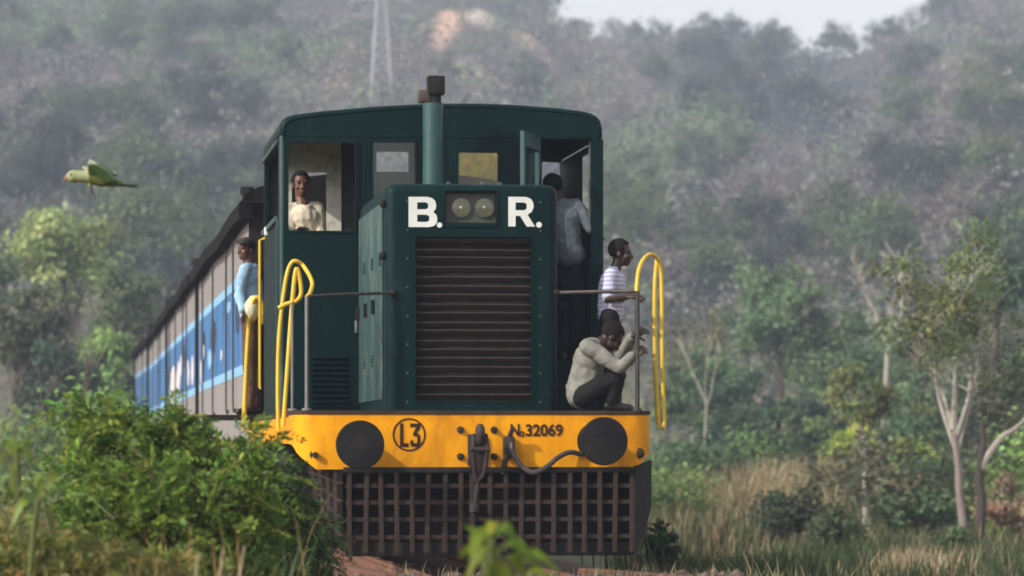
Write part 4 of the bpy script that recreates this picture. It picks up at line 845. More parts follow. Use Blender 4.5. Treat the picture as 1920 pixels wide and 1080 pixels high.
# running gear
MB().box(-1.08, 1.36, .34, .42, .16, .80, .01).build('pilot_dark_backing', M['dark'], loco)  # dark sheet added behind the pilot bars to keep lit ground from showing
MB().box(-.55, .6, .5, 6.4, .62, 1.19, .02).build('main_frame', M['dark'], loco)
MB().lathe((0, 0, 0), (0, 1, 0), [(2.6, .30), (2.62, .33), (4.5, .33), (4.52, .30)], 24).build('air_reservoir', M['dark'], loco).location = (-1.0, 0, .78)
for y in (1.1, 2.3, 4.9, 6.0):
    for X in (-.6, .47):
        wh = MB().lathe((X, y, .42), (1, 0, 0), [(0, .40), (.0, .34), (.03, .32), (.03, .12), (.13, .12), (.13, .32), (.135, .40)], 28).build('wheel', M['rustdark'], loco)
    MB().tube([(-.7, y, .42), (.7, y, .42)], .07, 10).build('axle', M['dark'], loco)
for y in (1.7, 5.45):
    for X in (-.92, .86): MB().box(X, X + .09, y - 1.0, y + 1.0, .42, .66, .02).build('bogie_side_frame', M['dark'], loco)
    MB().box(-.8, .8, y - .25, y + .25, .44, .61, .02).build('bogie_bolster', M['dark'], loco)
mb = MB(); mb.box(-1.38, -1.1, 5.6, 6.0, .55, .58).box(-1.38, -1.1, 5.6, 6.0, .85, .88).box(-1.38, -1.36, 5.6, 5.63, .55, .97).box(-1.38, -1.36, 5.97, 6.0, .55, .97); mb.build('step_ladder', M['dark'], loco)
MB().box(-1.36, -.9, 4.7, 5.4, .45, .93, .03).build('battery_box', M['green_dusty'], loco)

# ------------------------------------------------------------------ coaches
CL = 13.4
def make_coach(y0, label):
    r = empty('railway_coach', (0, y0, 0), label, 'railway coach', 'coaches behind the locomotive'); h = 1.40; npn = 8; pw = CL / npn
    MB().box(-h + .012, h - .012, .02, CL - .02, 1.0, 3.24).build('body_shell', M['dark'], r)
    p0 = MB().box(-h, -h + .011, .008, pw - .012, .86, 3.22, .003, 1).build('side_panel', M['coach_grey'], r)
    for k in range(1, npn): again(p0, (0, k * pw, 0), r)
    MB().box(h - .011, h, 0, CL, 1.02, 3.22).build('far_side_panel', M['coach_grey'], r)
    MB().box(-h - .004, -h - .001, .35, CL - .35, 1.80, 2.64).build('blue_band', M['coach_blue'], r)
    e = MB()
    for a in ((.29, CL - .29, 2.64, 2.74), (.29, CL - .29, 1.70, 1.80), (.29, .35, 1.80, 2.64), (CL - .35, CL - .29, 1.80, 2.64)): e.box(-h - .004, -h - .001, *a)
    e.build('band_border', M['coach_sky'], r)
    ev = MB(); ey = [-.12 + (CL + .24) * k / 16 for k in range(17)]
    for k in range(16): ev.bar((-h - .06, ey[k], 3.25 + .02 * math.sin(k * .8)), (-h - .06, ey[k + 1] + .01, 3.25 + .02 * math.sin(k * .8 + .8)), .15, .13, up=(1, 0, 0))
    ev.build('eave', M['black_edge'], r); MB().box(h - .05, h + .12, -.12, CL + .12, 3.20, 3.34, .01).build('eave', M['dark'], r)
    arc = [(-(h + .09) * math.cos(math.pi * k / 14), 3.342 + .26 * math.sin(math.pi * k / 14)) for k in range(15)]
    MB().prism(arc, lambda u, v, t: (u, t, v), -.10, CL + .10).build('roof', M['coach_roof'], r, 40)
    MB().box(-h, h, -.03, .018, .95, 3.33).box(-h, h, CL - .018, CL + .03, .95, 3.33).build('end_wall', M['dark'], r)
    MB().box(-h + .05, h - .05, .1, CL - .1, .30, .99).build('underframe', M['dark'], r)  # deepened to shut out the bright ground under the coach
    ph = MB().tube([(-h - .035, 0, 3.2), (-h - .035, 0, 1.45), (-h - .035, -.05, 1.36), (-h - .03, -.14, 1.33), (-h - .02, -.22, 1.36)], .012, 6).build('side_rod', M['dark_steel'], r); ph.location = (0, 3.0, 0)
    for y in (4.6, 8.1, 11.2): again(ph, (0, y, 0), r)
    for q in ((.045, CL - .12, CL - .02), (.02, .02, .10)): MB().box(-h - q[0], -h - .003, q[1], q[2], 1.0, 3.2).build('end_post', M['dark'], r)
    MB().lathe((-h + .12, 3.1, 3.3), (0, 0, 1), [(0, .05), (.34, .05), (.34, .075), (.42, .075), (.43, 0)], 12).build('roof_vent', M['dark'], r)
    for y in (1.6, 3.3, CL - 3.3, CL - 1.6):
        for X in (-.6, .47): MB().lathe((X, y, .42), (1, 0, 0), [(0, .40), (.03, .32), (.03, .12), (.13, .12), (.13, .32), (.135, .40)], 20).build('wheel', M['rustdark'], r)
    for y in (2.45, CL - 2.45):
        for X in (-.92, .84): MB().box(X, X + .08, y - 1.3, y + 1.3, .42, .68, .02).build('bogie_side_frame', M['dark'], r)
    return r
co = make_coach(6.85, 'front grey coach with blue painted band coupled behind the locomotive')
for y, lb in ((21.05, 'second grey coach with blue band counted from the locomotive'), (35.25, 'third grey coach with blue band counted from the locomotive'), (49.45, 'last and farthest grey coach with blue band, end of the train')):
    c = copy_tree(co); c.location = (random.uniform(-.03, .03), y, random.uniform(-.05, .04)); c.rotation_euler = (random.uniform(-.004, .004), random.uniform(-.008, .008), 0); c['label'] = lb
arc = [(-1.50 * math.cos(math.pi * k / 14), 3.35 + .30 * math.sin(math.pi * k / 14)) for k in range(15)]
MB().prism(arc, lambda u, v, t: (u, t, v), -.12, 2.9).build('roof_cover', M['black_edge'], co, 40)
MB().box(-1.86, -1.41, -.42, .34, 1.22, 1.27).box(-1.86, -1.82, -.42, .34, .9, 1.22).build('entrance_step', M['dark'], co)
def mural(coach, y0, blobs):
    """Painted figures on the blue band: flat shapes (y along the coach, z)."""
    for mat, cy, cz, ry, rz, nm, lvl in blobs:
        rr = random.Random(int(cy * 100)); pts = [(cy + ry * math.cos(a) * rr.uniform(.82, 1.12), cz + rz * math.sin(a) * rr.uniform(.82, 1.12)) for a in [2 * math.pi * k / 16 for k in range(16)]]
        MB().prism(pts, lambda u, v, t: (-1.4045 - t, u, v), .0005 + .002 * lvl, .0018 + .002 * lvl).build(nm, M[mat], coach, 0)
cs_ = [o for o in sc.objects if o.name.startswith('railway_coach')]; cs_.sort(key=lambda o: o.location.y)
mural(cs_[0], 0, [('mural_navy', 2.6, 2.35, .5, .20, 'mural_patch', 0), ('mural_navy', 8.6, 2.3, .9, .22, 'mural_patch', 0), ('coach_sky', 9.6, 2.05, .6, .12, 'mural_patch', 1), ('coach_sky', 4.6, 2.5, .5, .06, 'mural_patch', 0), ('mural_navy', 11.6, 2.22, .75, .26, 'mural_patch', 0), ('mural_white', 12.2, 1.95, .55, .16, 'mural_patch', 1), ('mural_white', 11.5, 2.2, .22, .10, 'mural_patch', 1), ('mural_white', 6.4, 2.02, .22, .07, 'mural_patch', 0)])
mural(cs_[1], 0, [('mural_navy', 5.0, 2.35, .8, .2, 'mural_patch', 0), ('mural_navy', 12.3, 2.2, .7, .25, 'mural_patch', 0), ('mural_white', 1.5, 2.05, .5, .22, 'mural_patch', 0), ('mural_white', 3.2, 2.05, .5, .20, 'mural_patch', 0), ('mural_white', 10.0, 1.95, 2.0, .42, 'mural_patch', 0), ('mural_white', 7.4, 2.12, .8, .24, 'mural_patch', 0), ('mural_white', 6.3, 2.25, .35, .16, 'mural_patch', 1)])

# ------------------------------------------------------------------ power pylon on the hill
u, d = hillpoint(715, 195); px_, py_ = ud(u, d); pz = float(hz(u, d)); py_m = F / d
pyl = empty('power_pylon', (px_, py_, pz), 'pale steel lattice power pylon standing on the hazy hillside', 'pylon'); HT = 250 / py_m; wb, wt = 21 / py_m, 8 / py_m
def pw_(z): return wb + (wt - wb) * min(1, z / (HT * .8))
for a, b in ((-1, -1), (1, -1), (1, 1), (-1, 1)):
    MB().bar((a * wb, b * wb, -1), (a * wt, b * wt, HT * .8), .17, .17).build('leg', M['galv'], pyl)
lv = [HT * .8 * (1 - .86 ** k) / (1 - .86 ** 11) for k in range(12)]
for q, (a, b) in enumerate((((-1, -1), (1, -1)), ((1, -1), (1, 1)), ((1, 1), (-1, 1)), ((-1, 1), (-1, -1)))):
    mb = MB()
    for z0, z1 in zip(lv, lv[1:]):
        w0, w1 = pw_(z0), pw_(z1); P_ = lambda c, w_, z: (c[0] * w_, c[1] * w_, z)
        mb.bar(P_(a, w0, z0), P_(b, w1, z1),   .09, .09).bar(P_(b, w0, z0), P_(a, w1, z1), .09, .09).bar(P_(a, w1, z1), P_(b, w1, z1), .12, .12)
    mb.build('bracing', M['galv'], pyl)
for z in (.66, .78, .92):
    mb = MB(); w_ = 3.4 if z < .9 else 2.2; zz = HT * z; mb.bar((-w_, 0, zz), (w_, 0, zz), .16, .16).bar((-w_, 0, zz), (0, 0, zz + 1.0), .1, .1).bar((w_, 0, zz), (0, 0, zz + 1.0), .1, .1); mb.build('cross_arm', M['galv'], pyl)
mb = MB()
for a, b in ((-1, -1), (1, -1), (1, 1), (-1, 1)): mb.bar((a * wt, b * wt, HT * .8), (0, 0, HT), .16, .16)
mb.build('peak', M['galv'], pyl)

# ------------------------------------------------------------------ people
def remesh(mb, name, vox, it=3, fac=.5):
    me = mb.mesh(name, 0); me = bake(me, [('REMESH', dict(mode='VOXEL', voxel_size=vox)), ('SMOOTH', dict(iterations=it, factor=fac))], name); me.shade_smooth(); return me
def hand(mb, wr, dv, nrm, s, curl=.5, side=1):
    dv = Vector(dv).normalized(); n = Vector(nrm); n = (n - dv * n.dot(dv)).normalized(); sd = dv.cross(n) * side
    kn = wr + dv * .085 * s
    for k, fl in enumerate((.92, 1.0, .95, .76)):
        off = sd * (.033 - .022 * k) * s; b = wr + dv * .012 * s + off * .6; q = kn + off - dv * .004 * abs(k - 1) * s; mb.cone(b, .014 * s, q, .0115 * s, 8)
        d2 = (dv + sd * (.10 - .07 * k)).normalized()
        for L, rr in ((.040, .0095), (.027, .0085), (.021, .0075)):
            d2 = (d2 * math.cos(curl) + n * math.sin(curl)).normalized(); q2 = q + d2 * L * fl * s; mb.cone(q, rr * s, q2, rr * .92 * s, 8); q = q2
    t = wr + dv * .02 * s + sd * .03 * s; d2 = (dv * .55 + sd * .75 + n * .3).normalized(); q = t + d2 * .04 * s; mb.cone(t, .014 * s, q, .011 * s, 8)
    d2 = (d2 + n * curl * .9 - sd * .25).normalized(); mb.cone(q, .011 * s, q + d2 * .032 * s, .009 * s, 8)
FOLD = bpy.data.textures.new('cloth_folds', 'CLOUDS'); FOLD.noise_scale = .11; FOLD.noise_depth = 2
def folded(mb, name, vox):
    me = bake(remesh(mb, name, vox, 3), [('DISPLACE', dict(texture=FOLD, texture_coords='LOCAL', strength=.026, mid_level=.42)), ('SMOOTH', dict(iterations=1, factor=.4))], name); me.shade_smooth(); return me
def person(loc, label, J, look, up, skin, shirt, trousers, s=1.0, hs=1.0, sleeve='long', hands=None, foot=(1, 0, 0), shoes=True, bare=False, group=None):
    L = Vector(loc); root = empty('person', loc, label, 'person', group); J = {k: Vector(v) - L for k, v in J.items()}
    f = Vector(look).normalized(); upv = Vector(up); upv = (upv - f * upv.dot(f)).normalized(); rt = f.cross(upv); H = J['head']; Rm = Matrix((rt, f, upv)).transposed()
    hp = lambda a, b, c: H + (rt * a + f * b + upv * c) * hs
    b = MB()
    b.ball(hp(0, -.008, .025), Vector((.072, .090, .088)) * hs, Rm, 3); b.ball(hp(0, .030, -.035), Vector((.058, .056, .075)) * hs, Rm, 3); b.ball(hp(0, .058, -.088), Vector((.030, .024, .022)) * hs, Rm)
    b.cone(hp(0, .080, .008), .010 * hs, hp(0, .100, -.028), .015 * hs); b.ball(hp(0, .092, -.034), Vector((.021, .012, .010)) * hs, Rm)
    b.cone(hp(-.036, .074, .026), .012 * hs, hp(.036, .074, .026), .012 * hs)
    for q in (-1, 1):
        b.ball(hp(q * .074, -.005, -.012), Vector((.010, .022, .032)) * hs, Rm); b.ball(hp(q * .038, .058, -.028), Vector((.024, .024, .026)) * hs, Rm)
    b.ball(hp(0, .082, -.060), Vector((.026, .012, .008)) * hs, Rm); b.ball(hp(0, .080, -.072), Vector((.022, .012, .008)) * hs, Rm)
    b.cone(hp(0, -.02, -.06), .050 * s, J['neck'], .056 * s)
    ch, pv_ = J['chest'], J['pelvis']; sh = (J['shR'] - J['shL'])
    b.cone(J['neck'], .055 * s, ch, .10 * s); b.cone(J['shL'], .050 * s, J['shR'], .050 * s); b.cone(ch - sh * .12, .10 * s, ch + sh * .12, .10 * s); b.cone(ch, .115 * s, pv_, .105 * s); b.cone(J['hipL'], .075 * s, J['hipR'], .075 * s)
    for q in 'LR':
        b.cone(J['sh' + q], .048 * s, J['el' + q], .037 * s); b.cone(J['el' + q], .038 * s, J['wr' + q], .026 * s)
        b.cone(J['hip' + q], .078 * s, J['kn' + q], .052 * s); b.cone(J['kn' + q], .052 * s, J['an' + q], .035 * s)
        fd = Vector(foot).normalized(); an = J['an' + q]; b.cone(an + Vector((0, 0, -.02)) * s, .034 * s, an + fd * .13 * s + Vector((0, 0, -.052)) * s, .026 * s)
        hd = (hands or {}).get(q); dv = (J['wr' + q] - J['el' + q]).normalized()
        if hd: hand(b, J['wr' + q], hd[0] or dv, hd[1], s, hd[2], 1 if q == 'R' else -1)
        else: hand(b, J['wr' + q], dv, (f * .5 + Vector((0, 0, -.6))), s, .35, 1 if q == 'R' else -1)
    link('body', remesh(b, 'body', .0065, 2), M[skin], root)
    hb_ = MB(); hb_.ball(hp(0, -.016, .036), Vector((.078, .094, .088)) * hs, Rm, 3)
    t = bmesh.new(); t.from_mesh(hb_.mesh('t', 0))
    bmesh.ops.delete(t, geom=[v for v in t.verts if ((v.co - H).dot(f) > .045 * hs and (v.co - H).dot(upv) < .075 * hs) or (v.co - H).dot(upv) < -.035 * hs], context='VERTS')
    me = bpy.data.meshes.new('hair'); t.to_mesh(me); t.free(); me = bake(me, [('SOLIDIFY', dict(thickness=.012, offset=0))], 'hair'); me.shade_smooth(); link('hair', me, M['hair'], root)
    for q in (-1, 1): link('eye', MB().ball(hp(q * .030, .0785, .006), Vector((.012, .008, .007)) * hs, Rm).mesh('eye', 60), M['eye'], root)
    g_ = np.random.default_rng(int(abs(L.x * 100)) + 5); c = MB(); jig = lambda v, k=.012: v + Vector(g_.normal(size=3)) * k * s
    c.cone(J['neck'] - Vector((0, 0, .055)) * s, .060 * s, J['neck'] * .6 + ch * .4, .10 * s); c.cone(J['shL'], .064 * s, J['shR'], .064 * s); c.cone(ch - sh * .13, .122 * s, ch + sh * .13, .122 * s); c.cone(ch, .135 * s, pv_, .128 * s)
    c.cone(pv_ - sh * .12, .118 * s, pv_ + sh * .12, .118 * s)
    for k in range(7): a_ = g_.uniform(0, 1); m = ch.lerp(pv_, a_); e_ = Vector(g_.normal(size=3)).normalized(); c.cone(m + e_ * .115 * s, .022 * s, m + (e_ + Vector(g_.normal(size=3)) * .8).normalized() * .115 * s, .018 * s)
    for q in 'LR':
        c.cone(J['sh' + q], .066 * s, J['el' + q].lerp(J['sh' + q], .15 if sleeve == 'short' else 0), .058 * s if sleeve == 'short' else .054 * s)
        if sleeve == 'long': c.cone(J['el' + q], .055 * s, J['wr' + q].lerp(J['el' + q], .08), .042 * s)
        for k in range(3): a_ = g_.uniform(.2, .9); m = J['sh' + q].lerp(J['el' + q], a_); e_ = Vector(g_.normal(size=3)).normalized() * .04 * s; c.cone(m + e_, .022 * s, m - e_ * .3 + Vector((0, 0, .03)) * s, .020 * s)
    link('shirt', folded(c, 'shirt', .010), shirt, root)
    p = MB(); p.cone(J['hipL'], .100 * s, J['hipR'], .100 * s); p.cone(pv_, .112 * s, pv_.lerp(ch, .15), .112 * s)
    for q in 'LR':
        p.cone(J['hip' + q], .098 * s, J['kn' + q], .072 * s); p.cone(J['kn' + q], .072 * s, J['an' + q] + (J['kn' + q] - J['an' + q]) * .06, .060 * s)
    link('trousers', folded(p, 'trousers', .011), trousers, root)
    if shoes:
        for q in 'LR':
            k = MB(); an = J['an' + q]; fd = Vector(foot).normalized(); k.cone(an + Vector((0, 0, -.03)) * s - fd * .03 * s, .044 * s, an + fd * .15 * s + Vector((0, 0, -.05)) * s, .034 * s); link('shoe', remesh(k, 'shoe', .008), M['shoe'], root)
    return root
# boy standing at the right handrail
Y = .85; s = .85; q = A3(1145, 700, Y)
J = dict(head=A3(1164, 475, Y), neck=A3(1153, 507, Y), chest=A3(1149, 532, Y), pelvis=A3(1144, 588, Y + .02), shR=A3(1146, 515, Y - .13), shL=A3(1152, 513, Y + .14), elR=A3(1139, 562, Y - .17), wrR=A3(1176, 557, .30), elL=A3(1163, 560, Y - .05), wrL=A3(1183, 553, .33),
         hipR=A3(1142, 596, Y - .07), hipL=A3(1146, 596, Y + .08), knR=A3(1152, 672, Y - .09), knL=A3(1146, 672, Y + .1), anR=Vector((q.x - .02, Y - .09, 1.245 + .07)), anL=Vector((q.x, Y + .1, 1.245 + .07)))
person((q.x, Y, 1.245), 'boy in a white and lilac striped shirt standing at the right handrail', J, (.93, -.28, -.05), (0, 0, 1), 'skin_dark', striped('striped_shirt_cloth', (.58, .58, .74), (.34, .34, .54), 9), cloth('dark_trouser_cloth', (.022, .021, .022)), s, .96, 'short', {'R': ((.8, -.4, 0), (.2, 0, -1), .55), 'L': ((.8, -.5, 0), (.2, 0, -1), .55)})
# man crouching in front of him
Y = .47; q = A3(1100, 765, Y)
J = dict(head=A3(1146, 632, Y + .02), neck=A3(1121, 648, Y), chest=A3(1106, 672, Y), pelvis=A3(1090, 738, Y), shR=A3(1101, 650, Y - .16), shL=A3(1112, 648, Y + .17), elR=A3(1163, 690, Y - .24), wrR=A3(1186, 668, .13), elL=A3(1166, 668, Y + .02), wrL=A3(1187, 630, .17),
         hipR=A3(1094, 742, Y - .09), hipL=A3(1094, 742, Y + .09), knR=A3(1155, 708, Y - .12), knL=A3(1158, 704, Y + .14), anR=Vector((A3(1143, 760, Y).x, Y - .10, 1.245 + .075)), anL=Vector((A3(1150, 760, Y).x, Y + .12, 1.245 + .075)))
person((q.x, Y, 1.245), 'man in a grey beige shirt crouching bent over on the footplate at right', J, (.75, .05, -.75), (.6, 0, .8), 'skin_dark', cloth('grey_beige_shirt_cloth', (.26, .255, .225)), cloth('black_trouser_cloth', (.018, .017, .018)), 1.0, 1.0, 'long', {'R': ((.7, -.1, .55), (.6, .6, 0), .75), 'L': ((.7, -.1, .5), (.6, .5, 0), .75)})
# driver
Y = 3.75; q = A3(566, 437, Y)
J = dict(head=A3(564, 346, Y), neck=A3(566, 376, Y), chest=A3(568, 410, Y), pelvis=Vector((q.x + .05, Y + .05, 2.62)), shR=A3(541, 392, Y), shL=A3(596, 392, Y + .04), elR=A3(543, 446, Y - .12), wrR=A3(562, 432, Y - .33), elL=A3(600, 446, Y - .06), wrL=A3(585, 440, Y - .28),
         hipR=Vector((q.x - .04, Y + .05, 2.58)), hipL=Vector((q.x + .14, Y + .05, 2.58)), knR=Vector((q.x - .05, Y, 2.15)), knL=Vector((q.x + .15, Y, 2.15)), anR=Vector((q.x - .05, Y + .05, 1.79)), anL=Vector((q.x + .15, Y + .05, 1.79)))
person((q.x, Y, 1.715), 'man in a cream shirt looking out of the left cab window', J, (.12, -1, -.03), (0, 0, 1), 'skin', cloth('cream_shirt_cloth', (.68, .60, .46), .85), cloth('khaki_trouser_cloth', (.14, .12, .08)), 1.0, 1.0, 'long', None, (0, -1, 0))
# man in the right cab doorway
Y = 3.12; q = A3(1066, 600, Y)
J = dict(head=A3(1035, 352, Y + .1), neck=A3(1048, 377, Y + .05), chest=A3(1060, 410, Y), pelvis=A3(1068, 478, Y), shR=A3(1080, 385, Y - .02), shL=A3(1036, 390, Y + .14), elR=A3(1097, 408, Y - .08), wrR=A3(1108, 432, Y - .14), elL=A3(1036, 440, Y + .1), wrL=A3(1040, 480, Y + .02),
         hipR=A3(1078, 488, Y), hipL=A3(1056, 488, Y + .06), knR=A3(1080, 585, Y), knL=A3(1058, 585, Y + .06), anR=Vector((A3(1080, 660, Y).x, Y + .04, 1.79)), anL=Vector((A3(1058, 660, Y).x, Y + .1, 1.79)))
person((q.x, Y, 1.715), 'man in a pale grey blue shirt leaning in the open right cab doorway', J, (-.55, .8, -.1), (-.2, 0, 1), 'skin_dark', cloth('grey_blue_shirt_cloth', (.15, .17, .20)), cloth('navy_trouser_cloth', (.02, .022, .03)), 1.0, 1.0, 'long', {'R': ((.6, -.2, -.6), (0, 1, -.2), .6)}, (-.4, .9, 0))
# man leaning out from the front coach
Y = 6.62; q = A3(470, 700, Y)
J = dict(head=A3(461, 468, Y), neck=A3(465, 494, Y), chest=A3(467, 522, Y), pelvis=A3(472, 590, Y), shR=A3(459, 505, Y - .15), shL=A3(476, 504, Y + .15), elR=A3(449, 553, Y - .14), wrR=A3(455, 584, Y - .30), elL=A3(478, 552, Y + .12), wrL=A3(468, 584, Y - .05),
         hipR=A3(469, 600, Y - .08), hipL=A3(475, 600, Y + .08), knR=A3(467, 678, Y - .09), knL=A3(477, 678, Y + .1), anR=Vector((A3(468, 740, Y).x, Y - .08, 1.27 + .075)), anL=Vector((A3(478, 740, Y).x, Y + .1, 1.27 + .075)))
cm = person((q.x, Y, 1.27), 'man in a light blue shirt and dark cap standing on the coach step', J, (-.8, -.7, 0), (0, 0, 1), 'skin', cloth('light_blue_shirt_cloth', (.32, .50, .68), .85), cloth('brown_trouser_cloth', (.16, .085, .05)), .92, .95, 'long', None, (-.8, -.5, 0))
L = Vector((q.x, Y, 1.27)); H = J['head'] - L
link('cap', MB().lathe(H + Vector((0, .0, .055)), (0, 0, 1), [(0, .088), (.035, .095), (.05, .08), (.055, 0)], 20).prism([(H.x + .075 * math.cos(a) - .02, H.y - .06 - .075 * math.sin(a)) for a in [math.pi * k / 8 for k in range(9)]], lambda u, v, t: (u, v, t), H.z + .055, H.z + .063).mesh('cap'), pm('cap_cloth', (.03, .022, .02)), cm)
bd = MB(); bc = A3(471, 582, 6.34); bd.ball((0, 0, 0), (.075, .07, .12), None, 3); bd.ball((.02, 0, .10), (.05, .05, .05)); me = remesh(bd, 'cloth_bundle', .012, 4)
o = link('cloth_bundle', me, cloth('cream_bundle_cloth', (.66, .62, .42), .85)); o.location = bc; tag(o, 'cream cloth bundle held by the man on the coach step', 'bundle')

# ------------------------------------------------------------------ parrot in flight
DB = 20.0; VR, VF = Vector((CS, -SN, 0)), Vector((SN, CS, 0)); B0 = atd(185, 335, DB); pk = DB / F
bp3 = lambda px, py, w=0: (VR * (px - 185) - Vector((0, 0, 1)) * (py - 335)) * pk + VF * w
b = MB()
b.ball(bp3(139, 331), (.043, .036, .037), None, 3); b.cone(bp3(146, 331), .034, bp3(166, 331), .036); b.cone(bp3(166, 331), .038, bp3(190, 337), .040); b.cone(bp3(190, 337), .040, bp3(214, 343), .024); b.cone(bp3(214, 343), .022, bp3(236, 346), .012)
for k, w_ in enumerate((-.022, -.008, .006, .02)): b.cone(bp3(225, 345, w_ * .4), .009, bp3(262 - 6 * abs(k - 1.5), 347 + k, w_), .005)
def wing(root0, root1, wrist, tip, w0, ww, wt):
    n = 7
    for k in range(n):
        t = k / (n - 1); a = root0.lerp(root1, t * .9); m = wrist.lerp(root1, t * .55); e = wrist.lerp(tip, 1 - t * .0).lerp(root1 + (tip - wrist) * .35, t * .8)
        b.cone(a, .014, m, .013); b.cone(m, .013, e, .007)
wing(bp3(168, 323, -.02), bp3(208, 338, -.02), bp3(172, 309, -.09), bp3(220, 343, -.15), 0, 0, 0)
b.cone(bp3(170, 322, .02), .014, bp3(152, 311, .12), .009); b.cone(bp3(176, 318, .04), .012, bp3(214, 326, .12), .007); b.cone(bp3(190, 320, .04), .012, bp3(216, 336, .10), .007); b.cone(bp3(152, 311, .12), .009, bp3(176, 316, .12), .009)
b.cone(bp3(168, 346, -.005), .012, bp3(172, 356, -.03), .008); b.cone(bp3(172, 356, -.03), .009, bp3(180, 373, -.04), .005)
for k in range(9):
    t = k / 8; a = bp3(168, 324, -.03).lerp(bp3(174, 305, -.11), min(1, t * 1.6)) if t < .62 else bp3(174, 305, -.11).lerp(bp3(196, 318, -.16), (t - .62) / .38); e = bp3(194 + 31 * t, 346 - 3 * t - 2 * (k % 2), -.03 - .18 * t); m = a.lerp(e, .5) - Vector((0, 0, 1)) * (-.012); b.cone(a, .011, m, .011); b.cone(m, .011, e, .006)
me = remesh(b, 'parrot', .0045, 2, .5)
cols = []
for v in me.vertices:
    x = v.co.dot(VR) / pk + 185; z = 335 - v.co.z / pk; w_ = v.co.dot(VF)
    c = (.30, .32, .17) if x < 168 and z < 338 else ((.20, .20, .06) if x < 168 else ((.11, .105, .025) if z > 331 and abs(w_) < .06 else (.035, .07, .018)))
    if w_ < -.05 and x < 196 and z < 311: c = (.30, .33, .24)
    if x > 222: c = (.06, .10, .035)
    if z > 350: c = (.05, .06, .05)
    cols.append(c)
put_cols(me, cols); me.materials.append(leafmat('parrot_plumage', 0, .7, .15))
par = link('parrot', me); par.location = B0; tag(par, 'green parrot with a long tail flying over the trees at left', 'bird')
link('beak', MB().cone(bp3(126, 332), .014, bp3(122, 339), .006).mesh('beak'), pm('beak_red', (.35, .12, .08)), par); link('eye', MB().ball(bp3(134, 328, -.034), .006).mesh('eye'), M['eye'], par)

# ------------------------------------------------------------------ bushes and plants near the camera
def bush(name, label, lobes, n, L, pairs, lsz, col, seed, cols2=None, cat='bush', stems=26, top_bias=.3):
    """A leafy bush: feathery compound leaves (a rib with paired leaflets) over bent stems. lobes: photo px, py, radius px, radius py, distance."""
    g = np.random.default_rng(seed); LB = [(atd(px, py, d), rx * d / F, ry * d / F) for px, py, rx, ry, d in lobes]
    c0 = sum((l[0] for l in LB), Vector()) / len(LB); base = Vector((c0.x, c0.y, float(gz(c0.x, c0.y)))); root = empty(name, base, label, cat)
    ar = np.array([l[1] * l[2] for l in LB]); k = g.choice(len(LB), n, p=ar / ar.sum()); q = unit(g.normal(size=(n, 3))); rad = g.random((n, 1)) ** .33
    rad = np.where(g.random((n, 1)) < .28, rad * (1.05 + .45 * g.random((n, 1))), rad)
    cen = np.array([l[0][:] for l in LB])[k]; rr = np.array([[l[1], min(l[1], .8), l[2]] for l in LB])[k]; P = cen + q * rad * rr - np.array(base)
    P = P[P[:, 2] > .03]; n = len(P); q = q[:n]
    A = unit(q * .9 + np.array([0, 0, .55]) + g.normal(size=(n, 3)) * .45); Ls = L[0] + (L[1] - L[0]) * g.random(n)
    sd = unit(np.cross(A, unit(g.normal(size=(n, 3)) + np.array([0, 0, 1.2])))); m = pairs * 2 + 1; CC, AX, SZ = [], [], []
    for j in range(m):
        if j == m - 1: t, s_ = 1.0, 0
        else: t, s_ = .18 + .78 * (j // 2) / max(pairs - 1, 1), (1 if j % 2 else -1)
        sz = lsz * (.75 + .5 * g.random(n)) * (1.1 - .55 * abs(t - .5))
        ax = unit(sd * s_ * .85 + A * (.55 if s_ else 1) + np.array([0, 0, -.35 * t])); p = P + A * (Ls * t)[:, None] + np.array([0, 0, -1]) * (Ls * .42 * t * t)[:, None] + ax * (sz * .5)[:, None]
        CC.append(p); AX.append(ax); SZ.append(sz)
    CC = np.stack(CC, 1).reshape(-1, 3); AX = np.stack(AX, 1).reshape(-1, 3); SZ = np.stack(SZ, 1).reshape(-1)
    bc = jitter(col, n, g, .22, .12)
    if cols2 is not None:
        mm = g.random(n) < .22; bc[mm] = jitter(cols2, int(mm.sum()), g, .25, .1)
    cl = np.repeat(bc, m, 0) * np.exp(g.normal(size=(n * m, 1)) * .12)
    link('foliage', leaf_mesh('foliage', CC, SZ, np.clip(cl, .004, .6), M['leaf_near'], g, aspect=.42, up=1.2, axis=AX), None, root)
    tb = MB()
    for i in g.choice(n, min(stems, n), replace=False):
        p = Vector(P[i]); s0 = Vector((g.normal() * .12 + p.x * .3, g.normal() * .12 + p.y * .3, -.05)); mid_ = s0.lerp(p, .55) + Vector((g.normal() * .08, g.normal() * .08, .12)); pts = smooth_curve([s0, mid_, p], 3)
        tb.tube(pts, .012, 5, radii=[.016 - .011 * j / (len(pts) - 1) for j in range(len(pts))])
    for i in range(0, n, 2): p = Vector(P[i]); a_ = Vector(A[i]); l_ = Ls[i]; tb.tube([p - a_ * .08, p + a_ * l_ * .5 + Vector((0, 0, -.1 * l_)), p + a_ * l_ + Vector((0, 0, -.42 * l_))], .0028, 3)
    link('stem', tb.mesh('stem', 50), M['stem'], root); return root
bush('leafy_bush', 'big bright green bush with feathery leaves left of the locomotive', [(208, 900, 82, 100, 20), (300, 885, 120, 85, 20.4), (415, 905, 95, 75, 20.2), (195, 990, 75, 85, 19.6), (290, 985, 140, 110, 19.6), (420, 985, 110, 95, 20.2), (240, 800, 22, 42, 20.2), (148, 800, 26, 42, 20), (330, 815, 40, 35, 20.3), (200, 830, 50, 50, 20.1), (460, 850, 45, 30, 20.3), (300, 1140, 190, 140, 19.8)],
     2050, (.16, .30), 6, .055, (.115, .205, .03), 71, (.24, .32, .05))
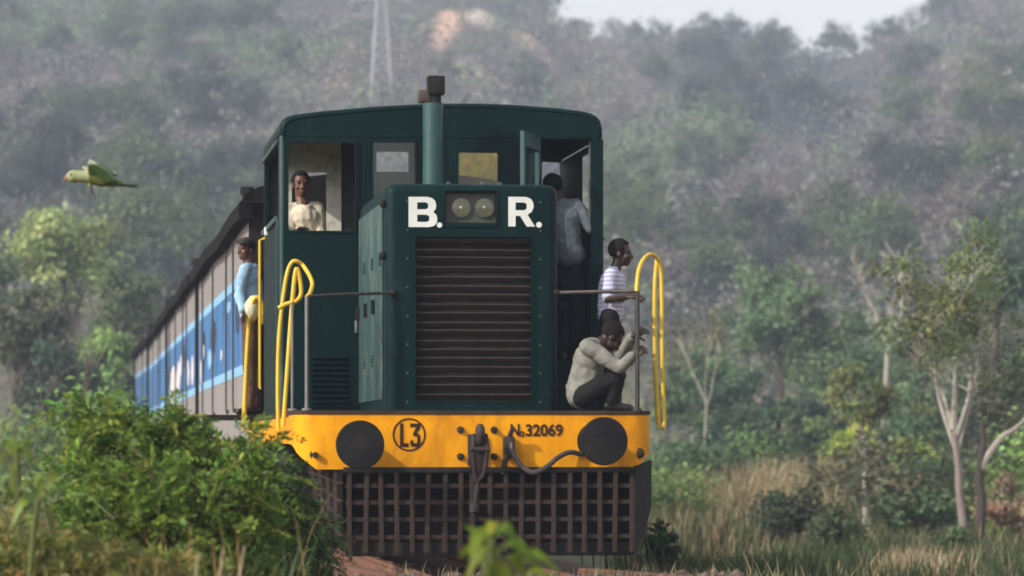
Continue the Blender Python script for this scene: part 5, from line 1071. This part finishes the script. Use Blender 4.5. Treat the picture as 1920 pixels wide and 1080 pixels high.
bush('leafy_bush', 'dark green bush between the bright bush and the pilot', [(510, 935, 50, 60, 22.5), (520, 1000, 75, 75, 22.6), (585, 1025, 45, 45, 23), (450, 1050, 90, 70, 22.2), (500, 1120, 130, 100, 22.6)], 1300, (.12, .24), 6, .045, (.035, .078, .016), 72, (.075, .13, .025))
bush('leafy_bush', 'yellowish weedy bush at the lower left corner', [(55, 1050, 80, 40, 17), (150, 1065, 100, 35, 17), (10, 985, 30, 45, 17.4), (260, 1080, 110, 35, 17), (60, 1120, 120, 80, 17)], 620, (.12, .24), 5, .045, (.15, .19, .04), 73, (.34, .29, .09))
def leafy_plant(name, label, px, py, d, specs, col, seed, stem_to):
    """A plant whose few large leaves are each an object: specs are (px, py of leaf base, px, py of tip, sag px, width px)."""
    r = empty(name, atd(px, py, d), label, 'plant'); o0 = r.location; g = random.Random(seed); T = lambda a, b, w=0: atd(a, b, d) + VF * w - o0; st = MB()
    for i, (x0, y0, x1, y1, sag, wd) in enumerate(specs):
        w0 = g.uniform(-.1, .1); a, c = T(x0, y0, w0), T(x1, y1, w0 + g.uniform(-.12, .12)); m = a.lerp(c, .5) + Vector((0, 0, sag * d / F)); cur = smooth_curve([a, m, c], 4); n = len(cur); mb = MB(); bm = mb.bm; rows = []
        ax0 = (c - a).normalized(); wd *= .72; sd = ax0.cross(Vector((g.uniform(-.4, .4), g.uniform(-1, -.3), .8))).normalized()
        for k, p in enumerate(cur):
            t = k / (n - 1); hw = wd * d / F * .5 * (math.sin(math.pi * min(1, (t * .92 + .06))) ** .8) + .002; tg = (cur[min(k + 1, n - 1)] - cur[max(k - 1, 0)]).normalized(); up_ = sd.cross(tg).normalized()
            rows.append([bm.verts.new(p - sd * hw + up_ * hw * .25), bm.verts.new(p), bm.verts.new(p + sd * hw + up_ * hw * .25)])
        for p, q in zip(rows, rows[1:]):
            for k in range(2): bm.faces.new((p[k], p[k + 1], q[k + 1], q[k]))
        me = mb.mesh('leaf', 80); cc = np.array(col) * g.uniform(.7, 1.35); cc[0] *= g.uniform(.8, 1.25); put_cols(me, [cc] * len(me.vertices)); link('leaf', me, M['leaf_near'], r)
        st.tube(smooth_curve([T(*stem_to), T((x0 + stem_to[0]) / 2, y0 * .5 + stem_to[1] * .5, w0 * .4), a], 3), .005, 5)
    link('stem', st.mesh('stem'), M['plant_stem'], r); return r
leafy_plant('broad_leaf_plant', 'plant with arching drooping yellow green leaves at the left edge', 30, 1180, 17, [(34, 850, -14, 905, 38, 26), (36, 846, 66, 890, 40, 24), (34, 842, 58, 852, 24, 22), (30, 850, 4, 842, 22, 22), (32, 860, 62, 872, 30, 22), (26, 870, -10, 870, 26, 20), (30, 880, 20, 925, 30, 18), (36, 870, 70, 868, 16, 18)], (.15, .19, .035), 5, (44, 1180))
leafy_plant('broad_leaf_plant', 'plant with upright broad yellow green leaves beside the bright bush', 70, 1180, 16.6, [(72, 935, 110, 890, 18, 30), (72, 940, 98, 975, 34, 28), (70, 938, 30, 925, 24, 26), (66, 950, 22, 985, 28, 24), (74, 930, 90, 905, 14, 22), (70, 960, 104, 1010, 28, 22), (64, 970, 18, 1020, 22, 22), (70, 925, 60, 888, 10, 20)], (.15, .20, .03), 6, (45, 1180))
leafy_plant('broad_leaf_plant', 'blurred yellow green sapling rising in front of the pilot', 930, 1230, 12.5, [(920, 1010, 880, 1040, 26, 34), (925, 1008, 972, 1030, 30, 34), (915, 1005, 935, 985, 14, 30), (905, 1020, 872, 985, 4, 16), (930, 1030, 880, 1075, 26, 34), (935, 1030, 1000, 1060, 26, 34), (950, 1045, 1050, 1075, 22, 28), (920, 1050, 870, 1095, 24, 34), (940, 1060, 985, 1090, 26, 34), (910, 1015, 898, 995, 12, 24), (960, 1060, 1030, 1095, 22, 30), (925, 1070, 900, 1110, 20, 30), (900, 1030, 862, 1050, 14, 26), (915, 1060, 960, 1100, 20, 34), (905, 1075, 950, 1110, 18, 34), (940, 1080, 1000, 1110, 18, 34), (925, 1040, 905, 1078, 14, 30), (935, 1050, 945, 1095, 10, 32), (985, 1075, 1045, 1100, 14, 26)], (.17, .235, .02), 7, (930, 1230))
grass('tall_dry_grass', 900, pxband(-60, 300, 16, 19, 40), (.55, 1.2), lambda g, n, u, d: jitter((.48, .34, .13), n, g, .3), 81, .006)
grass('field_grass', 700, pxband(-60, 560, 17, 19), (.4, .95), GREENS, 82, .006, 'leaf')
for i, (x0, y0, x1, y1) in enumerate(((362, 1150, 372, 1034), (405, 1150, 418, 1030), (440, 1150, 458, 1024))):
    a, c = atd(x0, y0, 15.5), atd(x1, y1, 15.5); a0 = Vector((a.x, a.y, float(gz(a.x, a.y)))); mb = MB(); mb.tube(smooth_curve([(0, 0, 0), (a - a0) * .5, a - a0, c - a0], 3), .010, 6, radii=[.009 - .006 * k / 9 for k in range(10)])
    o = mb.build('dry_stalk', M['stalk']); o.location = a0; tag(o, ['first', 'second', 'third'][i] + ' pale dry stalk from the left, in front of the bright bush', 'stalk', 'dry stalks at lower left')
